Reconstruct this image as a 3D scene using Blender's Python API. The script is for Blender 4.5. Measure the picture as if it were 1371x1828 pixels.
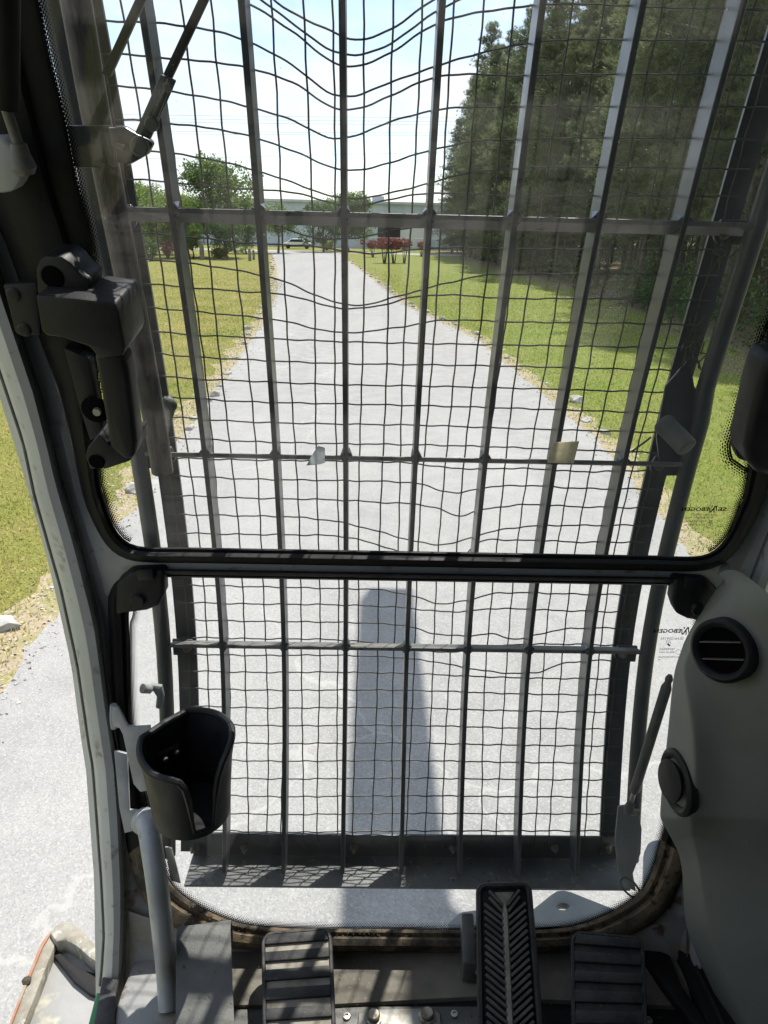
import bpy, bmesh, math, random
import numpy as np
from mathutils import Vector, Matrix
random.seed(7); RNG = np.random.default_rng(7)
for o in list(bpy.data.objects): bpy.data.objects.remove(o)
SC = bpy.context.scene
COL = SC.collection
# ------------------------------------------------------------------ camera
H = 3.2                                  # eye height above the road
FPX = 1268.0
PITCH, YAW, ROLL = [math.radians(a) for a in (21.773, 1.0476, 1.4253)]
CAM = np.array([-.0732, 0, H])
Fv = np.array([math.sin(YAW)*math.cos(PITCH), math.cos(YAW)*math.cos(PITCH), -math.sin(PITCH)])
r0 = np.array([math.cos(YAW), -math.sin(YAW), 0]); u0 = np.cross(r0, Fv)
Rv = math.cos(ROLL)*r0 + math.sin(ROLL)*u0; Uv = -math.sin(ROLL)*r0 + math.cos(ROLL)*u0
cd = bpy.data.cameras.new('camera'); cam = bpy.data.objects.new('camera', cd); COL.objects.link(cam)
cd.sensor_fit = 'VERTICAL'; cd.sensor_height = 36; cd.lens = FPX/1828*36; cd.clip_start = .02; cd.clip_end = 2000
M = Matrix.Identity(4)
for i in range(3):
    M[i][0], M[i][1], M[i][2], M[i][3] = Rv[i], Uv[i], -Fv[i], CAM[i]
cam.matrix_world = M; SC.camera = cam
SC.render.resolution_x = 768; SC.render.resolution_y = 1024
# ------------------------------------------------------------------ sky and sun
SUN_EL, SUN_AZ = math.radians(62), math.radians(25)
w = bpy.data.worlds.new('World'); SC.world = w; w.use_nodes = True
nt = w.node_tree; nt.nodes.clear()
def N(nt, t, **k):
    n = nt.nodes.new(t)
    for a, b in k.items(): setattr(n, a, b)
    return n
sky = N(nt, 'ShaderNodeTexSky', sky_type='NISHITA'); sky.sun_disc = False
sky.sun_elevation = SUN_EL; sky.sun_rotation = SUN_AZ; sky.air_density = 1.0; sky.dust_density = .5; sky.ozone_density = 1.5
tc = N(nt, 'ShaderNodeTexCoord'); mp = N(nt, 'ShaderNodeMapping'); mp.inputs['Scale'].default_value = (1.2, 1.2, 4.5)
nz = N(nt, 'ShaderNodeTexNoise'); nz.inputs['Scale'].default_value = 2.2; nz.inputs['Detail'].default_value = 7; nz.inputs['Roughness'].default_value = .55
rp = N(nt, 'ShaderNodeValToRGB'); rp.color_ramp.elements[0].position = .43; rp.color_ramp.elements[1].position = .60
rp.color_ramp.elements[0].color = (.22, .22, .22, 1); rp.color_ramp.elements[1].color = (.92, .92, .92, 1)
mx = N(nt, 'ShaderNodeMixRGB'); mx.inputs[2].default_value = (5.3, 5.5, 5.75, 1)
bg = N(nt, 'ShaderNodeBackground'); bg.inputs[1].default_value = .13
wo = N(nt, 'ShaderNodeOutputWorld')
L = nt.links.new
L(tc.outputs['Generated'], mp.inputs[0]); L(mp.outputs[0], nz.inputs['Vector']); L(nz.outputs[0], rp.inputs[0])
L(rp.outputs[0], mx.inputs[0]); L(sky.outputs[0], mx.inputs[1]); L(mx.outputs[0], bg.inputs[0]); L(bg.outputs[0], wo.inputs[0])
ld = bpy.data.lights.new('sun', 'SUN'); sun = bpy.data.objects.new('sun', ld); COL.objects.link(sun)
ld.energy = 4.2; ld.angle = math.radians(.6); ld.color = (1, .955, .89)
SV = Vector((math.sin(SUN_AZ)*math.cos(SUN_EL), math.cos(SUN_AZ)*math.cos(SUN_EL), math.sin(SUN_EL)))
sun.rotation_euler = SV.to_track_quat('Z', 'Y').to_euler(); sun.location = (0, 0, 30)
vs = SC.view_settings; vs.view_transform = 'Standard'; vs.look = 'None'; vs.gamma = 1; vs.exposure = .76; vs.use_curve_mapping = False
try:
    cy = SC.cycles; cy.max_bounces = 10; cy.diffuse_bounces = 5; cy.glossy_bounces = 4; cy.transparent_max_bounces = 32; cy.transmission_bounces = 6
    cy.caustics_reflective = False; cy.caustics_refractive = False
except Exception: pass
# ------------------------------------------------------------------ geometry of the place: cab front profile and rays
PROF = np.array([(.62, 1.55), (.80, .95), (1.0099, .2537), (1.0737, .0169), (1.1607, -.3666), (1.1846, -.7624), (1.0933, -1.154), (.95, -1.5)])
def _curve():
    P = PROF; out = []
    for i in range(len(P)-1):
        p0 = P[max(i-1, 0)]; p1 = P[i]; p2 = P[i+1]; p3 = P[min(i+2, len(P)-1)]
        for t in np.linspace(0, 1, 40, endpoint=False):
            out.append(.5*((2*p1)+(-p0+p2)*t+(2*p0-5*p1+4*p2-p3)*t*t+(-p0+3*p1-3*p2+p3)*t**3))
    out.append(P[-1]); return np.array(out)
CU = _curve(); TA = np.gradient(CU, axis=0); TA /= np.linalg.norm(TA, axis=1)[:, None]
NO = np.stack([-TA[:, 1], TA[:, 0]], 1)               # forward (outward) normal in the Y-Z plane
ARC = np.concatenate([[0], np.cumsum(np.linalg.norm(np.diff(CU, axis=0), axis=1))])
def ray(px, py): return Fv + Rv*(px-685.5)/FPX - Uv*(py-914)/FPX
def S(px, py, off):                                     # point of the cab-front surface set off by `off`
    d = ray(px, py); Q = CU + NO*off; a = np.arctan2(Q[:, 1], Q[:, 0]); o = np.argsort(a)
    Y = np.interp(math.atan2(d[2], d[1]), a[o], Q[o, 0]); return CAM + d*(Y/d[1])
def Sarc(px, py, off):
    d = ray(px, py); Q = CU + NO*off; a = np.arctan2(Q[:, 1], Q[:, 0]); o = np.argsort(a)
    th = math.atan2(d[2], d[1]); Y = np.interp(th, a[o], Q[o, 0]); return (CAM + d*(Y/d[1]))[0], np.interp(th, a[o], ARC[o])
def A(x, s, off):                                       # world point from x, arc length, offset
    y = np.interp(s, ARC, CU[:, 0]); z = np.interp(s, ARC, CU[:, 1]); ny = np.interp(s, ARC, NO[:, 0]); nz_ = np.interp(s, ARC, NO[:, 1])
    return np.array([x, y+ny*off, H+z+nz_*off])
def nrm(P):                                             # outward normal near a world point
    i = np.argmin(np.abs(CU[:, 1]-(P[2]-H))); return np.array([0, NO[i, 0], NO[i, 1]])
def tang(P):
    i = np.argmin(np.abs(CU[:, 1]-(P[2]-H))); return np.array([0, -TA[i, 0], -TA[i, 1]])   # upward
def Z(px, py, z): d = ray(px, py); return CAM + d*((z-H)/d[2])
def YP(px, py, y): d = ray(px, py); return CAM + d*(y/d[1])
def XP(px, py, x): d = ray(px, py); return CAM + d*((x-CAM[0])/d[0])
MIRX = .006
def mir(P): P = np.array(P, float); return np.array([2*MIRX-P[0], P[1], P[2]])
# ------------------------------------------------------------------ materials
MATS = {}
def lk(nt, a, b): nt.links.new(a, b)
def mat(name, c, rough=.5, metal=0, c2=None, scale=8, detail=4, lo=.4, hi=.62, bump=0, bscale=None, rvar=.0, spec=.5, coords='Object', stretch=None, c3=None, s3=40, lo3=.6, hi3=.7):
    if name in MATS: return MATS[name]
    m = bpy.data.materials.new(name); m.use_nodes = True; t = m.node_tree; b = t.nodes['Principled BSDF']
    b.inputs['Base Color'].default_value = (*c, 1); b.inputs['Roughness'].default_value = rough; b.inputs['Metallic'].default_value = metal
    b.inputs['Specular IOR Level'].default_value = spec
    g = N(t, 'ShaderNodeNewGeometry')
    src = g.outputs['Position']
    if stretch:
        mpn = N(t, 'ShaderNodeMapping'); mpn.inputs['Scale'].default_value = stretch; lk(t, src, mpn.inputs[0]); src = mpn.outputs[0]
    def ramp(sc, lo, hi, det=4):
        n = N(t, 'ShaderNodeTexNoise'); n.inputs['Scale'].default_value = sc; n.inputs['Detail'].default_value = det; n.inputs['Roughness'].default_value = .6
        r = N(t, 'ShaderNodeMapRange'); r.inputs[1].default_value = lo; r.inputs[2].default_value = hi
        lk(t, src, n.inputs['Vector']); lk(t, n.outputs[0], r.inputs[0]); return n, r.outputs[0]
    col = None
    if c2:
        n, fc = ramp(scale, lo, hi, detail)
        x = N(t, 'ShaderNodeMixRGB'); x.inputs[1].default_value = (*c, 1); x.inputs[2].default_value = (*c2, 1); lk(t, fc, x.inputs[0]); col = x.outputs[0]
        if rvar:
            r = N(t, 'ShaderNodeMapRange'); r.inputs[3].default_value = rough; r.inputs[4].default_value = min(1, rough+rvar); lk(t, fc, r.inputs[0]); lk(t, r.outputs[0], b.inputs['Roughness'])
    if c3:
        n, fc = ramp(s3, lo3, hi3, 3)
        x = N(t, 'ShaderNodeMixRGB'); x.inputs[2].default_value = (*c3, 1); lk(t, fc, x.inputs[0])
        if col: lk(t, col, x.inputs[1])
        else: x.inputs[1].default_value = (*c, 1)
        col = x.outputs[0]
    if col: lk(t, col, b.inputs['Base Color'])
    if bump:
        n = N(t, 'ShaderNodeTexNoise'); n.inputs['Scale'].default_value = bscale or scale*4; n.inputs['Detail'].default_value = 5; lk(t, src, n.inputs['Vector'])
        bp = N(t, 'ShaderNodeBump'); bp.inputs['Strength'].default_value = bump; bp.inputs['Distance'].default_value = .003 if (bscale or 0) > 30 else .02
        lk(t, n.outputs[0], bp.inputs['Height']); lk(t, bp.outputs[0], b.inputs['Normal'])
    MATS[name] = m; return m
# cab and guard
mat('guard_paint', (.048, .054, .062), .28, c2=(.065, .071, .079), scale=14, rvar=.12, bump=.06, bscale=60, c3=(.11, .11, .105), s3=55, lo3=.64, hi3=.8)
mat('guard_wire', (.06, .06, .06), .36, c2=(.11, .10, .088), scale=40, rvar=.25)
mat('tray_paint', (.085, .093, .098), .4, c2=(.14, .145, .145), scale=12, rvar=.2, c3=(.24, .22, .18), s3=60, lo3=.6, hi3=.72, bump=.15, bscale=120)
mat('crossbar_dusty', (.12, .12, .115), .5, c2=(.20, .192, .178), scale=18, rvar=.2, bump=.2, bscale=110, c3=(.06, .055, .05), s3=45, lo3=.62, hi3=.72)
mat('grimy_tube', (.02, .02, .02), .5, c2=(.21, .19, .165), scale=9, lo=.42, hi=.68, rvar=.3, stretch=(6, 2, 1.0), bump=.3, bscale=80)
mat('pillar_grey', (.46, .47, .48), .40, c2=(.39, .395, .39), scale=5, rvar=.15, c3=(.24, .21, .17), s3=38, lo3=.60, hi3=.72)
mat('panel_dirty', (.30, .30, .29), .6, c2=(.25, .20, .135), scale=9, lo=.45, hi=.60, c3=(.12, .075, .045), s3=22, lo3=.60, hi3=.70, bump=.3, bscale=120)
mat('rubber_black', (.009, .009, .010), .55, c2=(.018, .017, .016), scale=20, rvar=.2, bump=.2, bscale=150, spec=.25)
mat('seal_dusty', (.045, .038, .03), .85, c2=(.23, .175, .11), scale=16, lo=.40, hi=.62, c3=(.035, .028, .02), s3=50, lo3=.55, hi3=.66, bump=.7, bscale=110)
mat('black_plastic', (.012, .012, .014), .46, c2=(.018, .018, .02), scale=30, bump=.12, bscale=400, rvar=.12, spec=.32)
mat('window_frame_black', (.008, .009, .012), .35, c2=(.014, .015, .018), scale=20, rvar=.2)
mat('trim_green_grey', (.215, .218, .192), .6, c2=(.185, .19, .168), scale=7, c3=(.15, .14, .11), s3=14, lo3=.66, hi3=.8, bump=.12, bscale=500)
mat('tube_grey', (.42, .435, .45), .3, c2=(.29, .30, .31), scale=9, rvar=.2, c3=(.2, .19, .16), s3=30, lo3=.66, hi3=.76)
mat('mat_rubber', (.14, .128, .105), .75, c2=(.28, .255, .205), scale=7, lo=.35, hi=.65, c3=(.33, .31, .26), s3=180, lo3=.66, hi3=.72, bump=.25, bscale=150)
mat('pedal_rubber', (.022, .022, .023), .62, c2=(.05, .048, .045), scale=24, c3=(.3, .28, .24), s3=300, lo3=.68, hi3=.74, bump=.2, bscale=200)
mat('tread', (.075, .072, .066), .7, c2=(.13, .12, .105), scale=30, bump=.3, bscale=150)
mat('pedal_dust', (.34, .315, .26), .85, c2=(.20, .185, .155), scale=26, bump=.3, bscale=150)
mat('flap_grey', (.10, .103, .10), .55, c2=(.17, .17, .155), scale=8, bump=.2, bscale=350, c3=(.05, .05, .05), s3=60, lo3=.64, hi3=.7)
mat('steel', (.42, .41, .38), .4, metal=.7, c2=(.3, .28, .24), scale=30, rvar=.2)
mat('bolt', (.36, .34, .29), .42, metal=.6, c2=(.2, .17, .12), scale=60, rvar=.2)
mat('deck_grey', (.31, .31, .30), .6, c2=(.26, .255, .24), scale=5, c3=(.44, .42, .33), s3=16, lo3=.58, hi3=.68, bump=.25, bscale=60)
mat('deck_lip', (.30, .285, .235), .75, c2=(.19, .165, .12), scale=18, bump=.4, bscale=90, c3=(.44, .43, .39), s3=30, lo3=.55, hi3=.65)
mat('orange_edge', (.33, .14, .08), .7, c2=(.30, .24, .18), scale=30)
mat('green_paint', (.03, .22, .07), .3, c2=(.025, .18, .06), scale=6)
mat('lug_grey', (.20, .215, .215), .5, c2=(.26, .27, .26), scale=14, rvar=.2)
mat('strut_grey', (.085, .085, .08), .45, c2=(.14, .135, .12), scale=30, rvar=.2)
mat('print_black', (.004, .004, .004), .9, spec=.05)
mat('gunk', (.06, .05, .035), .95, c2=(.11, .09, .06), scale=60, bump=.8, bscale=120)
mat('dark_trim', (.02, .021, .021), .8, spec=.15)
# outdoors
mat('bark', (.085, .065, .05), .9, c2=(.15, .125, .105), scale=6, stretch=(3, 3, .6), bump=.6, bscale=18)
mat('stone', (.40, .39, .365), .85, c2=(.29, .27, .235), scale=9, bump=.6, bscale=14, c3=(.25, .2, .14), s3=4, lo3=.6, hi3=.75)
mat('shed_wall', (.56, .63, .69), .5, c2=(.52, .59, .65), scale=.6)
mat('shed_roof', (.52, .57, .62), .5, c2=(.47, .52, .57), scale=.4)
mat('dark_opening', (.015, .016, .018), .6)
mat('white_paint', (.78, .78, .76), .45, c2=(.7, .7, .68), scale=3)
mat('sign_red', (.42, .02, .025), .4)
mat('wood_dark', (.035, .028, .022), .85, c2=(.06, .05, .04), scale=6, bump=.3, bscale=20)
mat('wood_grey', (.20, .185, .16), .9, c2=(.14, .125, .105), scale=6)
mat('cable', (.05, .05, .055), .6)
mat('bumper', (.10, .115, .11), .7, c2=(.15, .155, .14), scale=20, bump=.2, bscale=150)
def leafmat(name, c, c2, trans=.25, scale=.9, rough=.55):
    m = bpy.data.materials.new(name); m.use_nodes = True; t = m.node_tree; b = t.nodes['Principled BSDF']; out = t.nodes['Material Output']
    b.inputs['Roughness'].default_value = rough; b.inputs['Specular IOR Level'].default_value = .3
    g = N(t, 'ShaderNodeNewGeometry'); n = N(t, 'ShaderNodeTexNoise'); n.inputs['Scale'].default_value = scale; n.inputs['Detail'].default_value = 3
    r = N(t, 'ShaderNodeMapRange'); r.inputs[1].default_value = .36; r.inputs[2].default_value = .64
    mxn = N(t, 'ShaderNodeMixRGB'); mxn.inputs[1].default_value = (*c, 1); mxn.inputs[2].default_value = (*c2, 1)
    lk(t, g.outputs['Position'], n.inputs['Vector']); lk(t, n.outputs[0], r.inputs[0]); lk(t, r.outputs[0], mxn.inputs[0])
    if name == 'grass_blade':
        sx = N(t, 'ShaderNodeSeparateXYZ'); lk(t, g.outputs['Position'], sx.inputs[0]); mq = N(t, 'ShaderNodeMapRange'); mq.inputs[1].default_value = -6; mq.inputs[2].default_value = 5; mq.inputs[3].default_value = 0; mq.inputs[4].default_value = .55; lk(t, sx.outputs[0], mq.inputs[0])
        m0 = N(t, 'ShaderNodeMixRGB'); m0.inputs[2].default_value = (.26, .39, .06, 1); lk(t, mq.outputs[0], m0.inputs[0]); lk(t, mxn.outputs[0], m0.inputs[1]); mxn = m0
    hs = N(t, 'ShaderNodeHueSaturation'); mr = N(t, 'ShaderNodeMapRange'); mr.inputs[3].default_value = .65; mr.inputs[4].default_value = 1.35
    lk(t, g.outputs['Random Per Island'], mr.inputs[0]); lk(t, mr.outputs[0], hs.inputs['Value']); lk(t, mxn.outputs[0], hs.inputs['Color'])
    lk(t, hs.outputs[0], b.inputs['Base Color'])
    tr = N(t, 'ShaderNodeBsdfTranslucent'); lk(t, hs.outputs[0], tr.inputs[0]); ms = N(t, 'ShaderNodeMixShader'); ms.inputs[0].default_value = trans
    lk(t, b.outputs[0], ms.inputs[1]); lk(t, tr.outputs[0], ms.inputs[2]); lk(t, ms.outputs[0], out.inputs[0])
    MATS[name] = m; return m
leafmat('pine_needles', (.10, .13, .062), (.19, .22, .10), .45, .35)
leafmat('leaves_green', (.095, .16, .038), (.16, .23, .06), .45, .5)
leafmat('leaves_light', (.13, .20, .035), (.20, .28, .055), .4, .5)
leafmat('leaves_dark', (.065, .115, .034), (.10, .165, .045), .4, .5)
leafmat('leaves_red', (.20, .055, .045), (.28, .10, .08), .25, 2)
leafmat('leaves_yellow', (.33, .33, .02), (.25, .30, .03), .3, 2)
leafmat('understory', (.04, .085, .02), (.085, .15, .035), .3, 1.0)
leafmat('tape_beige', (.78, .74, .60), (.66, .62, .50), .5, 130, .8)
leafmat('tape_clear', (.7, .72, .73), (.5, .52, .54), .55, 90, .3)
leafmat('grass_blade', (.33, .36, .075), (.60, .49, .22), .5, .55, .7)

def groundmat():
    m = bpy.data.materials.new('lawn'); m.use_nodes = True; t = m.node_tree; b = t.nodes['Principled BSDF']; b.inputs['Roughness'].default_value = .95; b.inputs['Specular IOR Level'].default_value = .15
    g = N(t, 'ShaderNodeNewGeometry')
    def nzr(sc, lo, hi, det=5):
        n = N(t, 'ShaderNodeTexNoise'); n.inputs['Scale'].default_value = sc; n.inputs['Detail'].default_value = det; n.inputs['Roughness'].default_value = .65
        r = N(t, 'ShaderNodeMapRange'); r.inputs[1].default_value = lo; r.inputs[2].default_value = hi; lk(t, g.outputs['Position'], n.inputs['Vector']); lk(t, n.outputs[0], r.inputs[0]); return r.outputs[0]
    def mixc(f, a, c):
        x = N(t, 'ShaderNodeMixRGB'); lk(t, f, x.inputs[0])
        for k, v in ((1, a), (2, c)):
            if isinstance(v, tuple): x.inputs[k].default_value = (*v, 1)
            else: lk(t, v, x.inputs[k])
        return x.outputs[0]
    c = mixc(nzr(.22, .38, .62), (.20, .205, .045), (.15, .20, .032))
    sx = N(t, 'ShaderNodeSeparateXYZ'); lk(t, g.outputs['Position'], sx.inputs[0]); mx_ = N(t, 'ShaderNodeMapRange'); mx_.inputs[1].default_value = -6; mx_.inputs[2].default_value = 5; lk(t, sx.outputs[0], mx_.inputs[0])
    cg = mixc(nzr(.3, .35, .65), (.13, .22, .03), (.19, .21, .04)); cy_ = mixc(nzr(.25, .38, .62), (.24, .215, .055), (.19, .20, .042)); c = mixc(mx_.outputs[0], cy_, cg)
    c = mixc(nzr(1.7, .45, .75), c, (.27, .225, .085))
    c = mixc(nzr(14, .35, .75), c, (.10, .125, .025))
    c = mixc(nzr(60, .5, .8), c, (.29, .26, .12))
    lk(t, c, b.inputs['Base Color'])
    n = N(t, 'ShaderNodeTexNoise'); n.inputs['Scale'].default_value = 30; n.inputs['Detail'].default_value = 6; lk(t, g.outputs['Position'], n.inputs['Vector'])
    bp = N(t, 'ShaderNodeBump'); bp.inputs['Strength'].default_value = .8; bp.inputs['Distance'].default_value = .05; lk(t, n.outputs[0], bp.inputs['Height']); lk(t, bp.outputs[0], b.inputs['Normal'])
    MATS['lawn'] = m
groundmat()
mat('verge_dirt', (.31, .25, .16), .95, c2=(.23, .21, .085), scale=3.5, lo=.42, hi=.60, c3=(.46, .39, .28), s3=30, lo3=.56, hi3=.66, bump=.8, bscale=28)
mat('pine_straw', (.17, .115, .065), .95, c2=(.11, .10, .04), scale=1.2, lo=.4, hi=.6, c3=(.22, .17, .10), s3=14, lo3=.5, hi3=.65, bump=.8, bscale=16)
def asphalt():
    m = bpy.data.materials.new('asphalt'); m.use_nodes = True; t = m.node_tree; b = t.nodes['Principled BSDF']; b.inputs['Roughness'].default_value = .85; b.inputs['Specular IOR Level'].default_value = .25
    g = N(t, 'ShaderNodeNewGeometry'); P = g.outputs['Position']
    def mr(src, lo, hi, a=0, c=1):
        r = N(t, 'ShaderNodeMapRange'); r.inputs[1].default_value = lo; r.inputs[2].default_value = hi; r.inputs[3].default_value = a; r.inputs[4].default_value = c; lk(t, src, r.inputs[0]); return r.outputs[0]
    def noise(sc, det=4, stretch=None):
        s = P
        if stretch: q = N(t, 'ShaderNodeMapping'); q.inputs['Scale'].default_value = stretch; lk(t, P, q.inputs[0]); s = q.outputs[0]
        n = N(t, 'ShaderNodeTexNoise'); n.inputs['Scale'].default_value = sc; n.inputs['Detail'].default_value = det; n.inputs['Roughness'].default_value = .6; lk(t, s, n.inputs['Vector']); return n.outputs[0]
    vo = N(t, 'ShaderNodeTexVoronoi'); vo.inputs['Scale'].default_value = 105; lk(t, P, vo.inputs['Vector'])
    sep = N(t, 'ShaderNodeSeparateColor'); lk(t, vo.outputs['Color'], sep.inputs[0])
    def mix(f, a, c, mode='MIX'):
        x = N(t, 'ShaderNodeMixRGB', blend_type=mode)
        if isinstance(f, float): x.inputs[0].default_value = f
        else: lk(t, f, x.inputs[0])
        for k, v in ((1, a), (2, c)):
            if isinstance(v, tuple): x.inputs[k].default_value = (*v, 1)
            else: lk(t, v, x.inputs[k])
        return x.outputs[0]
    c = mix(mr(noise(.6, 5, (1, .12, 1)), .35, .65), (.235, .23, .222), (.305, .30, .289))
    c = mix(mr(noise(3.0, 5), .4, .75), c, (.325, .319, .306))
    c = mix(mr(sep.outputs[0], .55, .95, 0, .5), c, (.42, .412, .394))
    c = mix(mr(sep.outputs[1], .6, .98, 0, .4), c, (.17, .168, .163))
    c = mix(mr(noise(1.1, 6), .66, .74, 0, .5), c, (.215, .21, .198))
    # hair cracks
    v2 = N(t, 'ShaderNodeTexVoronoi', feature='DISTANCE_TO_EDGE'); v2.inputs['Scale'].default_value = .16
    nn = N(t, 'ShaderNodeTexNoise'); nn.inputs['Scale'].default_value = 1.3; nn.inputs['Detail'].default_value = 6; lk(t, P, nn.inputs['Vector'])
    add = N(t, 'ShaderNodeVectorMath', operation='MULTIPLY_ADD'); add.inputs[1].default_value = (1.6, 1.6, 0); lk(t, nn.outputs['Color'], add.inputs[0]); lk(t, P, add.inputs[2]); lk(t, add.outputs[0], v2.inputs['Vector'])
    c = mix(mr(v2.outputs['Distance'], .0015, .004, .45, 0), c, (.42, .41, .38))
    lk(t, c, b.inputs['Base Color'])
    bp = N(t, 'ShaderNodeBump'); bp.inputs['Strength'].default_value = .3; bp.inputs['Distance'].default_value = .003; lk(t, vo.outputs['Distance'], bp.inputs['Height']); lk(t, bp.outputs[0], b.inputs['Normal'])
    MATS['asphalt'] = m
asphalt()
def glassmat(name, dust, gl=.9):
    m = bpy.data.materials.new(name); m.use_nodes = True; t = m.node_tree; t.nodes.clear(); out = N(t, 'ShaderNodeOutputMaterial')
    tr = N(t, 'ShaderNodeBsdfTransparent'); tr.inputs[0].default_value = (.988, .994, .992, 1)
    gs = N(t, 'ShaderNodeBsdfGlossy'); gs.inputs['Roughness'].default_value = .02
    fr = N(t, 'ShaderNodeLayerWeight'); fr.inputs[0].default_value = .5
    pw = N(t, 'ShaderNodeMath', operation='POWER'); pw.inputs[1].default_value = 5; lk(t, fr.outputs['Facing'], pw.inputs[0])
    mm = N(t, 'ShaderNodeMath', operation='MULTIPLY_ADD'); mm.inputs[1].default_value = .55*gl; mm.inputs[2].default_value = .035*gl; lk(t, pw.outputs[0], mm.inputs[0])
    m1 = N(t, 'ShaderNodeMixShader'); lk(t, mm.outputs[0], m1.inputs[0]); lk(t, tr.outputs[0], m1.inputs[1]); lk(t, gs.outputs[0], m1.inputs[2])
    df = N(t, 'ShaderNodeBsdfDiffuse'); df.inputs[0].default_value = (.6, .57, .52, 1)
    tl = N(t, 'ShaderNodeBsdfTranslucent'); tl.inputs[0].default_value = (.62, .6, .56, 1)
    m2 = N(t, 'ShaderNodeMixShader'); m2.inputs[0].default_value = .6; lk(t, df.outputs[0], m2.inputs[1]); lk(t, tl.outputs[0], m2.inputs[2])
    g = N(t, 'ShaderNodeNewGeometry')
    n = N(t, 'ShaderNodeTexNoise'); n.inputs['Scale'].default_value = 5; n.inputs['Detail'].default_value = 7; n.inputs['Roughness'].default_value = .65; lk(t, g.outputs['Position'], n.inputs['Vector'])
    r = N(t, 'ShaderNodeMapRange'); r.inputs[1].default_value = .35; r.inputs[2].default_value = .75; r.inputs[3].default_value = dust*.45; r.inputs[4].default_value = dust*1.9; lk(t, n.outputs[0], r.inputs[0])
    # specks
    v = N(t, 'ShaderNodeTexVoronoi'); v.inputs['Scale'].default_value = 95; lk(t, g.outputs['Position'], v.inputs['Vector'])
    s = N(t, 'ShaderNodeMapRange'); s.inputs[1].default_value = .05; s.inputs[2].default_value = .10; s.inputs[3].default_value = .35; s.inputs[4].default_value = 0; lk(t, v.outputs['Distance'], s.inputs[0])
    sc = N(t, 'ShaderNodeSeparateColor'); lk(t, v.outputs['Color'], sc.inputs[0])
    gt = N(t, 'ShaderNodeMath', operation='GREATER_THAN'); gt.inputs[1].default_value = .88; lk(t, sc.outputs[0], gt.inputs[0])
    ml = N(t, 'ShaderNodeMath', operation='MULTIPLY'); lk(t, s.outputs[0], ml.inputs[0]); lk(t, gt.outputs[0], ml.inputs[1])
    ad = N(t, 'ShaderNodeMath', operation='ADD', use_clamp=True); lk(t, r.outputs[0], ad.inputs[0]); lk(t, ml.outputs[0], ad.inputs[1])
    m3 = N(t, 'ShaderNodeMixShader'); lk(t, ad.outputs[0], m3.inputs[0]); lk(t, m1.outputs[0], m3.inputs[1]); lk(t, m2.outputs[0], m3.inputs[2]); lk(t, m3.outputs[0], out.inputs[0])
    MATS[name] = m
glassmat('dusty_glass', .028, .5); glassmat('lower_glass', .013, .5)
def fritmat():
    m = bpy.data.materials.new('frit_print'); m.use_nodes = True; t = m.node_tree; t.nodes.clear(); out = N(t, 'ShaderNodeOutputMaterial')
    uv = N(t, 'ShaderNodeUVMap'); sp = N(t, 'ShaderNodeSeparateXYZ'); lk(t, uv.outputs[0], sp.inputs[0])
    def mth(op, a, c=None):
        n = N(t, 'ShaderNodeMath', operation=op)
        for k, v in ((0, a), (1, c)):
            if v is None: continue
            if isinstance(v, (int, float)): n.inputs[k].default_value = v
            else: lk(t, v, n.inputs[k])
        return n.outputs[0]
    U = sp.outputs[0]; V = sp.outputs[1]                # u in dots along, v in rows across (0 at the rim)
    row = mth('FLOOR', V); odd = mth('MULTIPLY', mth('MODULO', row, 2.0), .5)
    fu = mth('SUBTRACT', mth('FRACT', mth('ADD', U, odd)), .5); fv = mth('SUBTRACT', mth('FRACT', V), .5)
    d = mth('SQRT', mth('ADD', mth('MULTIPLY', fu, fu), mth('MULTIPLY', fv, fv)))
    rad = mth('SUBTRACT', .60, mth('MULTIPLY', row, .095))
    on = mth('LESS_THAN', d, rad)
    tr = N(t, 'ShaderNodeBsdfTransparent'); df = N(t, 'ShaderNodeBsdfDiffuse'); df.inputs[0].default_value = (.008, .008, .009, 1)
    ms = N(t, 'ShaderNodeMixShader'); lk(t, on, ms.inputs[0]); lk(t, tr.outputs[0], ms.inputs[1]); lk(t, df.outputs[0], ms.inputs[2]); lk(t, ms.outputs[0], out.inputs[0])
    MATS['frit_print'] = m
fritmat()
# ------------------------------------------------------------------ object helpers
ORG = {}
def link(o, parent=None):
    COL.objects.link(o)
    if parent is not None: o.parent = parent
def thing(name, label, cat, loc=(0, 0, 0), group=None):
    o = bpy.data.objects.new(name, None); o.location = loc; o.empty_display_size = .1; link(o)
    o['label'] = label; o['category'] = cat
    if group: o['group'] = group
    ORG[o.name] = np.array(loc, float); return o
def tag(o, label, cat, group=None):
    o['label'] = label; o['category'] = cat
    if group: o['group'] = group
    return o
def mesh(name, V, Fc, m, parent=None, smooth=False, loc=None, label=None, kind=None, auto=None):
    V = np.asarray(V, float).reshape(-1, 3)
    if parent is not None: o0 = ORG[parent.name]; loc = o0
    elif loc is None: loc = np.array([(V[:, 0].min()+V[:, 0].max())/2, (V[:, 1].min()+V[:, 1].max())/2, V[:, 2].min()])
    loc = np.array(loc, float)
    me = bpy.data.meshes.new(name); me.from_pydata([tuple(v) for v in (V-loc)], [], Fc); me.update()
    if isinstance(m, str): me.materials.append(MATS[m])
    o = bpy.data.objects.new(name, me); link(o, parent)
    if parent is None: o.location = loc
    ORG[o.name] = loc
    if smooth:
        me.polygons.foreach_set('use_smooth', [True]*len(me.polygons))
        if auto: me.set_sharp_from_angle(angle=math.radians(auto))
    if label: o['label'] = label
    if kind: o['kind'] = kind
    return o
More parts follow.
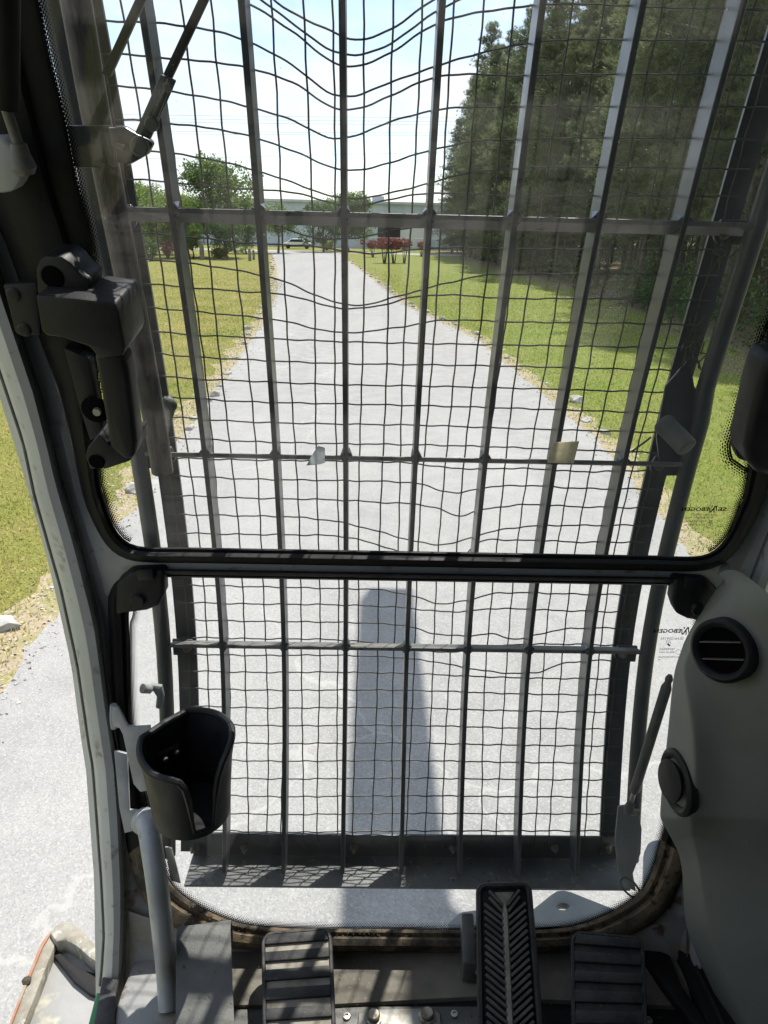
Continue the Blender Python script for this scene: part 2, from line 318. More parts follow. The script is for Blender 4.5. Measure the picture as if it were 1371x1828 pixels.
class MB:
    def __init__(s): s.V = []; s.F = []
    def add(s, V, Fc):
        n = len(s.V); s.V += [tuple(v) for v in V]; s.F += [tuple(i+n for i in f) for f in Fc]; return s
    def box(s, c, h, ax=None):
        c = np.array(c, float); ax = np.eye(3) if ax is None else np.array(ax)
        V = [c + ax[0]*h[0]*i + ax[1]*h[1]*j + ax[2]*h[2]*k for i in (-1, 1) for j in (-1, 1) for k in (-1, 1)]
        return s.add(V, [(0, 1, 3, 2), (4, 6, 7, 5), (0, 4, 5, 1), (2, 3, 7, 6), (0, 2, 6, 4), (1, 5, 7, 3)])
    def tube(s, pts, r, n=10, cap=True):
        pts = [np.array(p, float) for p in pts]; k = len(pts); rr = r if hasattr(r, '__len__') else [r]*k
        T = [pts[min(i+1, k-1)]-pts[max(i-1, 0)] for i in range(k)]; T = [t/(np.linalg.norm(t)+1e-12) for t in T]
        a = np.cross(T[0], (0, 0, 1)); a = a if np.linalg.norm(a) > .1 else np.cross(T[0], (1, 0, 0)); a /= np.linalg.norm(a)
        V = []; Fc = []
        for i in range(k):
            a = a - T[i]*(a@T[i]); a /= np.linalg.norm(a); b = np.cross(T[i], a)
            for j in range(n):
                q = 2*math.pi*j/n; V.append(pts[i] + rr[i]*(math.cos(q)*a + math.sin(q)*b))
        for i in range(k-1):
            for j in range(n): Fc.append((i*n+j, i*n+(j+1) % n, (i+1)*n+(j+1) % n, (i+1)*n+j))
        if cap: Fc.append(tuple(range(n-1, -1, -1))); Fc.append(tuple((k-1)*n+j for j in range(n)))
        return s.add(V, Fc)
    def grid(s, rows, closeu=False, closev=False):
        n = len(rows[0]); V = [p for r in rows for p in r]; Fc = []; R = len(rows)
        for i in range(R if closev else R-1):
            for j in range(n if closeu else n-1):
                a = i*n+j; b = i*n+(j+1) % n; c = ((i+1) % R)*n+(j+1) % n; d = ((i+1) % R)*n+j; Fc.append((a, b, c, d))
        return s.add(V, Fc)
    def prism(s, front, ext):
        f = [np.array(p, float) for p in front]; n = len(f); b = [p+np.array(ext) for p in f]
        return s.add(f+b, [tuple(range(n)), tuple(range(2*n-1, n-1, -1))] + [(i, n+i, n+(i+1) % n, (i+1) % n) for i in range(n)])
    def lathe(s, c, axis, prof, n=24):
        c = np.array(c, float); ax = np.array(axis, float); ax /= np.linalg.norm(ax)
        a = np.cross(ax, (0, 0, 1)); a = a if np.linalg.norm(a) > .1 else np.cross(ax, (1, 0, 0)); a /= np.linalg.norm(a); b = np.cross(ax, a)
        rows = [[c + ax*h + r*(math.cos(2*math.pi*j/n)*a + math.sin(2*math.pi*j/n)*b) for j in range(n)] for r, h in prof]
        return s.grid(rows, closeu=True)
    def build(s, name, m, parent=None, smooth=False, bevel=0, seg=2, auto=40, **k):
        o = mesh(name, s.V, s.F, m, parent, **k)
        bm = bmesh.new(); bm.from_mesh(o.data); bmesh.ops.recalc_face_normals(bm, faces=bm.faces)
        if bevel:
            es = [e for e in bm.edges if len(e.link_faces) == 2 and e.calc_face_angle(0) > .5]
            bmesh.ops.bevel(bm, geom=es, offset=bevel, segments=seg, affect='EDGES', profile=.5, clamp_overlap=True)
        bm.to_mesh(o.data); bm.free()
        if smooth or bevel:
            o.data.polygons.foreach_set('use_smooth', [True]*len(o.data.polygons)); o.data.set_sharp_from_angle(angle=math.radians(auto))
        return o
def resample(pts, n):
    P = np.array(pts, float); d = np.concatenate([[0], np.cumsum(np.linalg.norm(np.diff(P, axis=0), axis=1))]); t = np.linspace(0, d[-1], n)
    return np.stack([np.interp(t, d, P[:, k]) for k in range(P.shape[1])], 1)
def smoothpath(pts, n):                                  # Catmull-Rom through points
    P = [np.array(p, float) for p in pts]; out = []
    for i in range(len(P)-1):
        p0 = P[max(i-1, 0)]; p1 = P[i]; p2 = P[i+1]; p3 = P[min(i+2, len(P)-1)]
        for t in np.linspace(0, 1, 8, endpoint=False): out.append(.5*((2*p1)+(-p0+p2)*t+(2*p0-5*p1+4*p2-p3)*t*t+(-p0+3*p1-3*p2+p3)*t**3))
    out.append(P[-1]); return resample(out, n)
# ------------------------------------------------------------------ ground, road, verges
def sheet(name, pts, z, m, label=None):
    V = [(p[0], p[1], z) for p in pts]; o = mesh(name, V, [tuple(range(len(V)))], m, loc=(0, 0, 0)); o['kind'] = 'structure'
    bm = bmesh.new(); bm.from_mesh(o.data); bmesh.ops.triangulate(bm, faces=bm.faces); bm.to_mesh(o.data); bm.free(); return o
g = mesh('ground', [(-600, -300, 0), (600, -300, 0), (600, 900, 0), (-600, 900, 0)], [(0, 1, 2, 3)], 'lawn', loc=(0, 0, 0)); g['kind'] = 'structure'
LE = np.array([(-2.5, -12), (-2.6, 0), (-2.74, 4.3), (-2.80, 5.55), (-2.93, 7.26), (-2.98, 9), (-3.12, 10.8), (-3.38, 15.6), (-3.95, 25.2), (-4.7, 34), (-5.67, 42.7), (-8.4, 63), (-12.2, 88.5), (-14.3, 100)])
RE = np.array([(3.3, -12), (3.32, 0), (3.39, 7.5), (3.66, 10.5), (3.57, 13.6), (3.14, 23), (1.25, 33.1), (.22, 44.5), (-2.6, 72.2), (-5.05, 99.8)])
def xl(y): return np.interp(y, LE[:, 1], LE[:, 0])
def xr(y): return np.interp(y, RE[:, 1], RE[:, 0])
ys = np.concatenate([np.arange(-12, 2, .8), np.arange(2, 30, .16), np.arange(30, 100, .6)])
def jit(y, s, a): return a*(math.sin(y*3.1+s)+.6*math.sin(y*7.7+2*s)+.8*random.uniform(-1, 1))
def strip(name, fa, fb, z, m):
    V = []; Fc = []
    for i, y in enumerate(ys): V += [(fa(y), y, z), (fb(y), y, z)]
    for i in range(len(ys)-1): Fc.append((2*i, 2*i+1, 2*i+3, 2*i+2))
    o = mesh(name, V, Fc, m, loc=(0, 0, 0)); o['kind'] = 'structure'; return o
strip('verge_left', lambda y: xl(y)-.42+jit(y, 1, .10), lambda y: xl(y)+.3, .004, 'verge_dirt')
strip('verge_right', lambda y: xr(y)-.3, lambda y: xr(y)+.38+jit(y, 5, .09), .004, 'verge_dirt')
strip('road', lambda y: xl(y)+jit(y, 2, .03)+.02*math.sin(y*19), lambda y: xr(y)+jit(y, 3, .03)+.02*math.sin(y*17), .008, 'asphalt')
sheet('cross_road', [(-90, 99.7), (40, 99.7), (40, 106), (-90, 106)], .012, 'asphalt')
FE = np.array([(10, 8.3), (16, 10.2), (22.5, 11.5), (34.7, 12.2), (44.5, 12.6), (51, 12.4), (86, 11.6), (118, 10.2), (130, 10)])   # wood's edge: y, x
def xf(y): return np.interp(y, FE[:, 0], FE[:, 1])
yy = np.arange(8, 126, 1.0)
sheet('forest_floor', [(xf(y)-1.2+1.2*math.sin(y*.9)+.6*random.uniform(-1, 1), y) for y in yy] + [(90, 126), (90, 8)], .005, 'pine_straw')
# ---- stones along both road edges
def stone_mesh(k, hi=False):
    bm = bmesh.new(); bmesh.ops.create_icosphere(bm, subdivisions=3 if hi else 2, radius=1); r = random.Random(k)
    ph = [r.uniform(0, 6) for _ in range(6)]
    cuts = [(Vector((r.uniform(-1, 1), r.uniform(-1, 1), r.uniform(-.2, 1))).normalized(), r.uniform(.55, .8)) for _ in range(7)]
    for v in bm.verts:
        p = v.co
        for n_, d in cuts:
            q = p.dot(n_)
            if q > d: p -= n_*(q-d)
        s = 1+.10*math.sin(4*p.x+ph[0])*math.sin(3*p.y+ph[1])+.06*math.sin(7*p.z+ph[2]+5*p.x)
        v.co = Vector((p.x*s*1.25, p.y*s*.9, max(p.z*s*.62+.35, -.05)))
    me = bpy.data.meshes.new('stone'); bm.to_mesh(me); bm.free(); me.materials.append(MATS['stone']); return me
SM = [stone_mesh(i) for i in range(5)]
def stone(x, y, r, label, me=None):
    o = bpy.data.objects.new('stone', me or random.choice(SM)); link(o); o.location = (x, y, .0); o.scale = (r, r, r*random.uniform(.8, 1.1)); o.rotation_euler = (0, 0, random.uniform(0, 6.3))
    tag(o, label, 'stone', 'pale edging stones along the road'); return o
b = Z(8, 1118, 0); stone(b[0], b[1], .13, 'large pale stone beside the left road edge, nearest to the cab pillar', stone_mesh(40, True))
b = Z(240, 877, 0); stone(b[0], b[1], .13, 'whitish stone left of the guard at the left road edge', stone_mesh(41, True))
b = Z(1030, 718, 0); stone(b[0], b[1], .15, 'largest pale stone on the right road edge, above the beige tape', stone_mesh(42, True))
b = Z(1046, 752, 0); stone(b[0], b[1], .10, 'flat pale stone just below the largest stone on the right road edge', stone_mesh(43, True))
for px, py in [(445, 598), (422, 640), (437, 615), (405, 668), (392, 690), (385, 707), (370, 717), (360, 735), (345, 750), (340, 766)]:
    b = Z(px, py, 0); stone(b[0], b[1], random.uniform(.07, .12), 'small pale edging stone along the near left edge of the road')
y = 24.0
while y < 96:
    stone(xl(y)-random.uniform(.1, .5), y, random.uniform(.07, .13)*(1+y/200), 'small pale edging stone along the far left edge of the road'); y += random.uniform(.7, 1.8)*(1+y/50)
for px, py in [(858, 603), (905, 640), (975, 686), (925, 660), (880, 622), (1082, 775), (1160, 880)]:
    b = Z(px, py, 0); stone(b[0], b[1], random.uniform(.06, .1), 'small pale edging stone along the near right edge of the road')
y = 24.0
while y < 90:
    stone(xr(y)+random.uniform(.1, .45), y, random.uniform(.07, .12)*(1+y/200), 'small pale edging stone along the far right edge of the road'); y += random.uniform(.7, 1.8)*(1+y/50)
# ---- grass blades on the near lawns
def grass():
    n = 300000
    side = RNG.random(n) < .5
    u = RNG.random(n)**2.0
    y = 3.2+u*62
    d = RNG.random(n)**1.3*(6.0+y*.25)
    x = np.where(side, np.interp(y, LE[:, 1], LE[:, 0])-.12-d, np.interp(y, RE[:, 1], RE[:, 0])+.12+d)
    edge = np.clip(d/.75, 0, 1); keep = RNG.random(n) < (.12+.88*edge)
    keep &= RNG.random(n) < np.clip((66-y)/32, 0, 1)
    keep &= x < np.interp(y, FE[:, 0], FE[:, 1])-.3
    x, y = x[keep], y[keep]; n = len(x)
    h = RNG.uniform(.025, .065, n); a = RNG.uniform(0, 6.283, n); wd = RNG.uniform(.003, .006, n)*(1+y/10)
    lx, ly = RNG.normal(0, .02, n), RNG.normal(0, .02, n)
    V = np.zeros((n, 3, 3)); V[:, 0] = np.stack([x-wd*np.cos(a), y-wd*np.sin(a), np.zeros(n)], 1); V[:, 1] = np.stack([x+wd*np.cos(a), y+wd*np.sin(a), np.zeros(n)], 1); V[:, 2] = np.stack([x+lx, y+ly, h], 1)
    o = trimesh('grass', V.reshape(-1, 3), 'grass_blade'); o['kind'] = 'stuff'; o['label'] = 'short mown grass on both lawns beside the road'; o['category'] = 'grass'
def trimesh(name, V, m, parent=None, loc=(0, 0, 0), k=3):
    V = np.asarray(V, float)-np.array(loc); n = len(V); me = bpy.data.meshes.new(name); me.vertices.add(n); me.vertices.foreach_set('co', V.ravel())
    me.loops.add(n); me.loops.foreach_set('vertex_index', np.arange(n, dtype=np.int32)); f = n//k; me.polygons.add(f)
    me.polygons.foreach_set('loop_start', np.arange(0, n, k, dtype=np.int32)); me.polygons.foreach_set('loop_total', np.full(f, k, dtype=np.int32))
    me.update(calc_edges=True); me.validate(); me.materials.append(MATS[m]); o = bpy.data.objects.new(name, me); link(o, parent); o.location = loc if parent is None else (0, 0, 0); return o
grass()
def gravel():
    n = 9000; y = 2.5+RNG.random(n)**1.6*45; sd = RNG.random(n) < .5
    x = np.where(sd, np.interp(y, LE[:, 1], LE[:, 0])-RNG.normal(.12, .2, n), np.interp(y, RE[:, 1], RE[:, 0])+RNG.normal(.12, .2, n)); s = RNG.uniform(.006, .022, n)*(1+y/40)
    p = RNG.normal(0, 1, (n, 4, 3)); p /= np.linalg.norm(p, axis=2, keepdims=True); p *= s[:, None, None]; p[:, :, 2] *= .6; p += np.stack([x, y, s*.3+.006], 1)[:, None, :]
    V = p[:, [0, 1, 2, 0, 2, 3, 0, 3, 1, 1, 3, 2]].reshape(-1, 3); o = trimesh('gravel', V, 'stone'); o['kind'] = 'stuff'; o['label'] = 'loose gravel scattered along both road edges'; o['category'] = 'gravel'
gravel()
# ------------------------------------------------------------------ trees
def unit(v): return v/np.linalg.norm(v, axis=-1, keepdims=True)
def needles(C, D, n, ln, wd):
    """n thin needles per tuft at centres C heading D"""
    k = len(C); d = unit(np.repeat(D, n, 0)*.75+RNG.normal(0, .55, (k*n, 3))); c = np.repeat(C, n, 0)+RNG.normal(0, .03, (k*n, 3))
    p = unit(np.cross(d, RNG.normal(0, 1, (k*n, 3)))); L_ = RNG.uniform(.7, 1.25, (k*n, 1))*ln
    V = np.zeros((k*n, 3, 3)); V[:, 0] = c-p*wd; V[:, 1] = c+p*wd; V[:, 2] = c+d*L_; return V.reshape(-1, 3)
def pine_proto(kind, h, zc, rmax, nb, seed):
    r = random.Random(seed); tk = MB(); wob = [(r.uniform(-.12, .12), r.uniform(-.12, .12)) for _ in range(7)]
    tr = [np.array([wob[i][0]*(i > 0), wob[i][1]*(i > 0), h*i/6]) for i in range(7)]
    tk.tube(tr, [.15*(1-.93*i/6)+.015 for i in range(7)], 9)
    def axis(z): i = min(int(z/h*6), 5); f_ = z/h*6-i; return tr[i]*(1-f_)+tr[i+1]*f_
    C = []; D = []
    for b_ in range(nb):
        t = (b_+r.random())/nb; z = zc+(h-zc)*t**.9; base = axis(z); az = r.uniform(0, 6.283)
        R_ = rmax*(1-t**1.6)**.8*r.uniform(.5, 1.1)+.25
        if t < .12: R_ *= .55+4*t
        up = r.uniform(.05, .35)+.5*t - (.25 if kind == 'edge' else 0)
        dv = np.array([math.cos(az), math.sin(az), up]); pts = [base+dv*R_*s+np.array([0, 0, -.10*R_*s*s]) for s in (0, .4, .75, 1)]
        tk.tube(pts, [.028+.012*R_, .022+.006*R_, .014, .006], 4, False)
        nt_ = int(9+R_*17)
        for q in range(nt_):
            s = r.uniform(.28, 1.03); p = base+dv*R_*s+np.array([0, 0, -.10*R_*s*s]); sp = .10+.24*R_*s*(1.15-s)*1.5
            p = p+np.array([r.gauss(0, sp), r.gauss(0, sp), r.gauss(0, sp*.5)]); C.append(p)
            D.append([math.cos(az)*.6+r.gauss(0, .4), math.sin(az)*.6+r.gauss(0, .4), .55+r.gauss(0, .3)])
    for b_ in range(12):                                  # dead stubs below the crown
        z = r.uniform(1.2, max(zc, 1.6)); az = r.uniform(0, 6.283); Ls = r.uniform(.4, 1.3); p0 = axis(z)
        tk.tube([p0, p0+np.array([math.cos(az)*Ls, math.sin(az)*Ls, r.uniform(-.2, .25)])], [.02, .006], 4, False)
    V = needles(np.array(C), unit(np.array(D)), 11, .24, .013)
    return tk, V
def tree(name, tkme, crme, loc, rot, sc, label, cat, group=None):
    e = thing(name, label, cat, loc, group); e.rotation_euler = (0, 0, rot); e.scale = (sc, sc, sc)
    for nm, me in (('trunk', tkme), ('crown', crme)):
        o = bpy.data.objects.new(nm, me); link(o, e)
    return e
def proto_mesh(tk, V, barkm, leafm, k=3):
    t = bpy.data.meshes.new('trunk'); t.from_pydata(tk.V, [], tk.F); t.materials.append(MATS[barkm]); t.polygons.foreach_set('use_smooth', [True]*len(t.polygons))
    o = trimesh('crown_source', V, leafm, k=k); me = o.data; bpy.data.objects.remove(o); me.name = 'crown'; return t, me
PINES = [proto_mesh(*pine_proto('tall', 20, 3.2, 2.9, 150, 1), 'bark', 'pine_needles'), proto_mesh(*pine_proto('tall', 22, 3.8, 3.1, 150, 2), 'bark', 'pine_needles'),
         proto_mesh(*pine_proto('tall', 18, 2.4, 2.8, 150, 3), 'bark', 'pine_needles'), proto_mesh(*pine_proto('edge', 19, .7, 3.3, 190, 4), 'bark', 'pine_needles')]
def vis(x, y): return abs(math.atan2(x-CAM[0], y)-YAW) < math.radians(34)
y = 17.5; first = True
rows = [(1.0, 3.0, 0), (4.2, 3.6, 1), (7.6, 4.0, 2), (11.5, 4.6, 3), (16, 5.5, 4)]
for dx, stp, rw in rows:
    y = 16+rw*1.3
    while y < 112:
        x = xf(y)+dx+random.uniform(-1, 1.2)
        if vis(x, y):
            pr = PINES[random.choice([0, 1, 2, 2] if rw == 0 else [0, 1, 2])] if not (rw == 0 and y > 58) else PINES[random.choice([3, 3, 2])]
            lab = ['pine in the front row of the wood right of the road', 'pine in the second row of the wood, partly hidden', 'pine deep in the wood behind the front rows'][min(rw, 2)]
            tree('pine_tree', *pr, (x, y, 0), random.uniform(0, 6.28), random.uniform(.85, 1.15), lab, 'pine', 'pines of the wood right of the road')
        y += stp*random.uniform(.7, 1.35)*(1+.004*y)
b = Z(835, 452, 0)
for px, sc_, lab in [(852, 1.55, 'tall broad pine at the far left end of the wood, its edge against the sky'), (806, .72, 'shorter pine at the left tip of the wood behind the road lawn'), (925, 1.6, 'tall broad pine second from the far left end of the wood'), (828, 1.18, 'middle-height pine between the short and the tall pine at the left end of the wood')]:
    b = Z(px, 452 if sc_ > 1 else 447, 0); tree('pine_tree', *PINES[3], (b[0], min(b[1], 118), 0), 1.3, sc_, lab, 'pine', 'pines of the wood right of the road')
# the mass of the wood behind
def far_wood():
    n = 34000; y = RNG.uniform(22, 135, n); x = np.interp(y, FE[:, 0], FE[:, 1])+RNG.uniform(19, 34, n); z = RNG.uniform(0, 1, n)**1.5*19+.2
    c = np.stack([x, y, z], 1); a = unit(RNG.normal(0, 1, (n, 3))); b_ = unit(np.cross(a, RNG.normal(0, 1, (n, 3)))); s = RNG.uniform(.25, .6, (n, 1))
    V = np.stack([c-a*s, c+b_*s*.5, c+a*s, c-b_*s*.5], 1).reshape(-1, 3)
    o = trimesh('far_wood', V, 'pine_needles', k=4); o['kind'] = 'stuff'; o['label'] = 'dark mass of foliage deep in the pine wood'; o['category'] = 'wood'
far_wood()
def leaves(C, n, spread, sz):
    k = len(C); c = np.repeat(C, n, 0)+RNG.normal(0, spread, (k*n, 3)); a = unit(RNG.normal(0, 1, (k*n, 3))); b_ = unit(np.cross(a, RNG.normal(0, 1, (k*n, 3)))); s = RNG.uniform(.6, 1.3, (k*n, 1))*sz
    return np.stack([c-a*s, c+b_*s*.55, c+a*s, c-b_*s*.55], 1).reshape(-1, 3)
def broad_proto(seed, h, wdt, zc, nclump, nleaf, sz, lean=0):
    """trunk with forking limbs, leaf clumps spread through an uneven crown; unit size h"""
    r = random.Random(seed); tk = MB(); tk.tube([(0, 0, 0), (.03*h, .02*h, zc*h*.6), (.02*h, 0, zc*h*1.1)], [.028*h, .022*h, .017*h], 8)
    C = []; lob = [(r.uniform(-.28, .28)*wdt, r.uniform(-.28, .28)*wdt, h*(zc+(1-zc)*r.uniform(.2, .82)), r.uniform(.20, .36)*wdt) for _ in range(11)]
    lob.append((0, 0, h*(zc+(1-zc)*.72), .3*wdt)); lob.append((.05*wdt, 0, h*(zc+(1-zc)*.35), .42*wdt))
    for l in lob: tk.tube([(.02*h, 0, zc*h), (l[0]*.5, l[1]*.5, (zc*h+l[2])/2), (l[0], l[1], l[2])], [.012*h, .008*h, .002*h], 5, False)
    while len(C) < nclump:
        l = r.choice(lob); v = np.array([r.gauss(0, 1) for _ in range(3)]); v /= np.linalg.norm(v); q = np.array(l[:3])+v*l[3]*r.uniform(.55, 1.05)*np.array([1, 1, .85*(1-zc)*h/wdt])
        if q[2] < zc*h*.75 or q[2] > h*1.02: continue
        C.append(q)
    return tk, leaves(np.array(C), nleaf, wdt*.03, sz)
BROAD = {}
for i, lm in enumerate(['leaves_green', 'leaves_light', 'leaves_dark']):
    BROAD[lm] = proto_mesh(*broad_proto(20+i, 10, 8.5 if i != 1 else 9.5, .22 if i != 2 else .16, 760, 18, .16), 'bark', lm, 4)
BROAD['small'] = proto_mesh(*broad_proto(31, 10, 11, .38, 520, 15, .19), 'bark', 'leaves_green', 4)
def broad(px, pyb, pyt, key, label, rot=0., dist=None):
    b = Z(px, pyb, 0) if dist is None else YP(px, pyb, dist); b[2] = 0; top = YP(px, pyt, b[1])[2]
    tree('broadleaf_tree', *BROAD[key], tuple(b), rot, top/10, label, 'tree', 'broadleaf trees at the far end of the road')
broad(400, 459, 283, 'leaves_green', 'tallest round green tree on the far left lawn', .4)
broad(300, 461, 345, 'leaves_light', 'light green tree left of the tallest tree', 2.0)
broad(405, 463, 388, 'leaves_dark', 'low dark green tree in front of the tallest tree', 1.0)
broad(252, 458, 328, 'leaves_light', 'light green tree beside the left guard rail', 3.0)
broad(345, 462, 395, 'leaves_green', 'small green tree between the light tree and the dark low tree', 5.0)
broad(497, 452, 364, 'small', 'small open green tree left of the far road', .6)
broad(622, 449, 343, 'leaves_green', 'wide green tree in front of the blue shed, right of the centre bar', 2.6)
broad(578, 450, 362, 'leaves_dark', 'dark green tree in front of the blue shed, left of the centre bar', 4.0)
broad(205, 460, 340, 'leaves_green', 'green tree seen past the left guard pipe', 1.4)
broad(275, 455, 372, 'leaves_dark', 'dark green tree behind the light green tree by the left guard bar', 2.2)
broad(325, 454, 352, 'leaves_light', 'light green tree filling the gap left of the tallest tree', .9)
broad(440, 453, 385, 'leaves_dark', 'dark green low tree behind the second guard bar', 3.3)
# ---- shrubs
def shrub(px, pyb, wpx, hpx, lm, label, name='shrub', stems=True, n=150, sz=.055, group=None, bare=.25):
    b = Z(px, pyb, 0); k = 1/FPX*np.linalg.norm(b-CAM)*.98; W = wpx*k; Hh = hpx*k*1.05
    e = thing(name, label, 'shrub', tuple(b), group); st = MB()
    for j in range(5):
        a = random.uniform(0, 6.28); q = np.array([math.cos(a)*W*.22, math.sin(a)*W*.22, Hh*.6]); st.tube([b+q*np.array([.3, .3, 0]), b+q], [.035*W+.012, .012], 5)
    st.build('stem', 'wood_dark', e)
    C = []
    while len(C) < n:
        v = np.array([random.gauss(0, 1) for _ in range(3)]); v /= np.linalg.norm(v); v *= random.uniform(.6, 1.02)*(1+.12*math.sin(5*v[0]+px)*math.sin(4*v[1]))
        C.append(b+np.array([v[0]*W*.5, v[1]*W*.5, Hh*(bare+(1-bare)*(.5+.5*v[2]))]))
    V = leaves(np.array(C), 9, W*.05, sz*max(W, .8)); o = trimesh('crown', V-b, lm, None, (0, 0, 0), 4); o.parent = e
for px, pb, wp, hp, lab in [(666, 459, 24, 25, 'red-leaved shrub right of the stop sign, leftmost of the red shrubs'), (686, 470, 26, 40, 'red-leaved shrub on dark stems, second from the stop sign'), (703, 470, 26, 39, 'red-leaved shrub on dark stems, third from the stop sign'), (721, 470, 24, 38, 'red-leaved shrub on dark stems, fourth from the stop sign'), (752, 458, 16, 23, 'small red-leaved shrub beside the pine wood')]:
    shrub(px, pb, wp, hp, 'leaves_red', lab, 'red_shrub', group='red shrubs on the right lawn', bare=.55)
shrub(392, 461, 28, 15, 'leaves_yellow', 'low yellow-green clipped shrub under the dark low tree', bare=.1)
shrub(583, 447, 22, 14, 'leaves_yellow', 'yellow shrub in front of the shed by the road end', bare=.1)
shrub(300, 462, 22, 26, 'leaves_red', 'reddish flowering shrub beside the left guard bar', bare=.2)
shrub(270, 466, 30, 34, 'leaves_dark', 'dark shrub beside the left guard rail', bare=.1)
for i in range(46):
    y = random.uniform(19, 90) if i > 12 else random.uniform(18, 42); x = xf(y)+(random.uniform(-.6, 3.5) if i < 30 else random.uniform(4, 12))
    if not vis(x, y): continue
    Wd = random.uniform(1.0, 2.6); e = thing('understory_shrub', 'leafy green shrub growing under the pines at the edge of the wood', 'shrub', (x, y, 0), 'shrubs under the pines')
    st = MB(); C = []
    for j in range(6):
        a = random.uniform(0, 6.28); st.tube([(x, y, 0), (x+math.cos(a)*Wd*.3, y+math.sin(a)*Wd*.3, Wd*.8)], [.02, .006], 4)
    st.build('stem', 'bark', e)
    for j in range(170): C.append([random.gauss(0, Wd*.33), random.gauss(0, Wd*.33), abs(random.gauss(Wd*.5, Wd*.33))+.05])
    o = trimesh('crown', leaves(np.array(C), 7, .07, .055), 'understory', None, (0, 0, 0), 4); o.parent = e
# ------------------------------------------------------------------ far buildings and small things
sh = thing('metal_shed', 'long pale blue metal shed behind the trees at the road end', 'building', (-10, 128, 0))
X0, X1, YB = -62., 40., 128.; ZT = YP(600, 358, YB)[2]
m_ = MB(); m_.box(((X0+X1)/2, YB+10, ZT/2), ((X1-X0)/2, 10, ZT/2)); m_.build('wall', 'shed_wall', sh)
m_ = MB()
xx = X0
while xx < X1: m_.box((xx, YB-.03, ZT/2), (.05, .04, ZT/2-.02)); xx += 1.0
o = m_.build('wall_rib', 'shed_wall', sh); o['kind'] = 'stuff'
m_ = MB(); m_.add([(X0-.6, YB-.6, ZT+.02), (X1+.6, YB-.6, ZT+.02), (X1+.6, YB+10, ZT+.3), (X0-.6, YB+10, ZT+.3), (X0-.6, YB-.6, ZT-.35), (X1+.6, YB-.6, ZT-.35), (X1+.6, YB+10, ZT-.05), (X0-.6, YB+10, ZT-.05)], [(0, 1, 2, 3), (7, 6, 5, 4), (0, 4, 5, 1), (1, 5, 6, 2), (3, 7, 4, 0)]); rf = m_.build('roof', 'shed_roof', sh)
m_ = MB(); p = YP(675, 356, YB+1); m_.box(p, (1.0, .8, .5)); m_.build('roof_vent', 'shed_roof', sh, bevel=.1)
p = YP(702, 413, YB); m_ = MB(); m_.box((p[0], YB-.05, 1.7), (2.6, .12, 1.7)); m_.build('door', 'dark_opening', sh)
p = YP(735, 413, YB); m_ = MB(); m_.box((p[0]+.3, YB-.1, 1.9), (2.2, .16, 1.9)); m_.build('door', 'white_paint', sh)
fn = thing('rail_fence', 'white topped wire fence in front of the shed, right of the stop sign', 'fence', tuple(YP(712, 440, 115)*np.array([1, 1, 0])))
a0, a1 = YP(662, 424, 115), YP(800, 427, 115); zt = a0[2]
m_ = MB(); m_.tube([(a0[0], 115, zt), (a1[0], 115, zt)], .06, 6); m_.build('rail', 'white_paint', fn)
for i in range(8):
    x = a0[0]+(a1[0]-a0[0])*i/7; m_ = MB(); m_.tube([(x, 115.05, 0), (x, 115.05, zt)], .045, 6); m_.build('post', 'white_paint', fn)
m_ = MB()
for i in range(60): x = a0[0]+(a1[0]-a0[0])*i/59; m_.tube([(x, 115.02, 0), (x, 115.02, zt)], .012, 3)
m_.build('wire_mesh', 'wood_grey', fn)['kind'] = 'stuff'
b = Z(647, 448, 0); c = YP(647, 432, b[1]); ss = thing('stop_sign', 'red stop sign on a post at the road end', 'sign', tuple(b))
R_ = .42; m_ = MB(); oc = [c+np.array([R_*math.cos(math.pi/8+k*math.pi/4), 0, R_*math.sin(math.pi/8+k*math.pi/4)]) for k in range(8)]; m_.prism(oc, (0, .02, 0)); pl = m_.build('plate', 'sign_red', ss)
m_ = MB(); m_.tube([(b[0], b[1]+.05, 0), (c[0], b[1]+.05, c[2]+.3)], .035, 6); m_.build('post', 'wood_grey', ss)
def textmesh(s, bold=0.0):
    cu = bpy.data.curves.new('t', 'FONT'); cu.body = s; cu.size = 1; cu.offset = bold; cu.resolution_u = 2
    o = bpy.data.objects.new('t', cu); COL.objects.link(o); bpy.context.view_layer.update()
    me = bpy.data.meshes.new_from_object(o.evaluated_get(bpy.context.evaluated_depsgraph_get())); V = np.array([v.co[:] for v in me.vertices]).reshape(-1, 3); Fc = [tuple(p.vertices) for p in me.polygons]
    bpy.data.objects.remove(o); bpy.data.meshes.remove(me); return V, Fc
V, Fc = textmesh('STOP', .02); w_ = V[:, 0].max(); mesh('lettering', [(c[0]-.3+v[0]/w_*.6, b[1]-.012, c[2]-.11+v[1]*.3) for v in V], Fc, 'white_paint', ss)
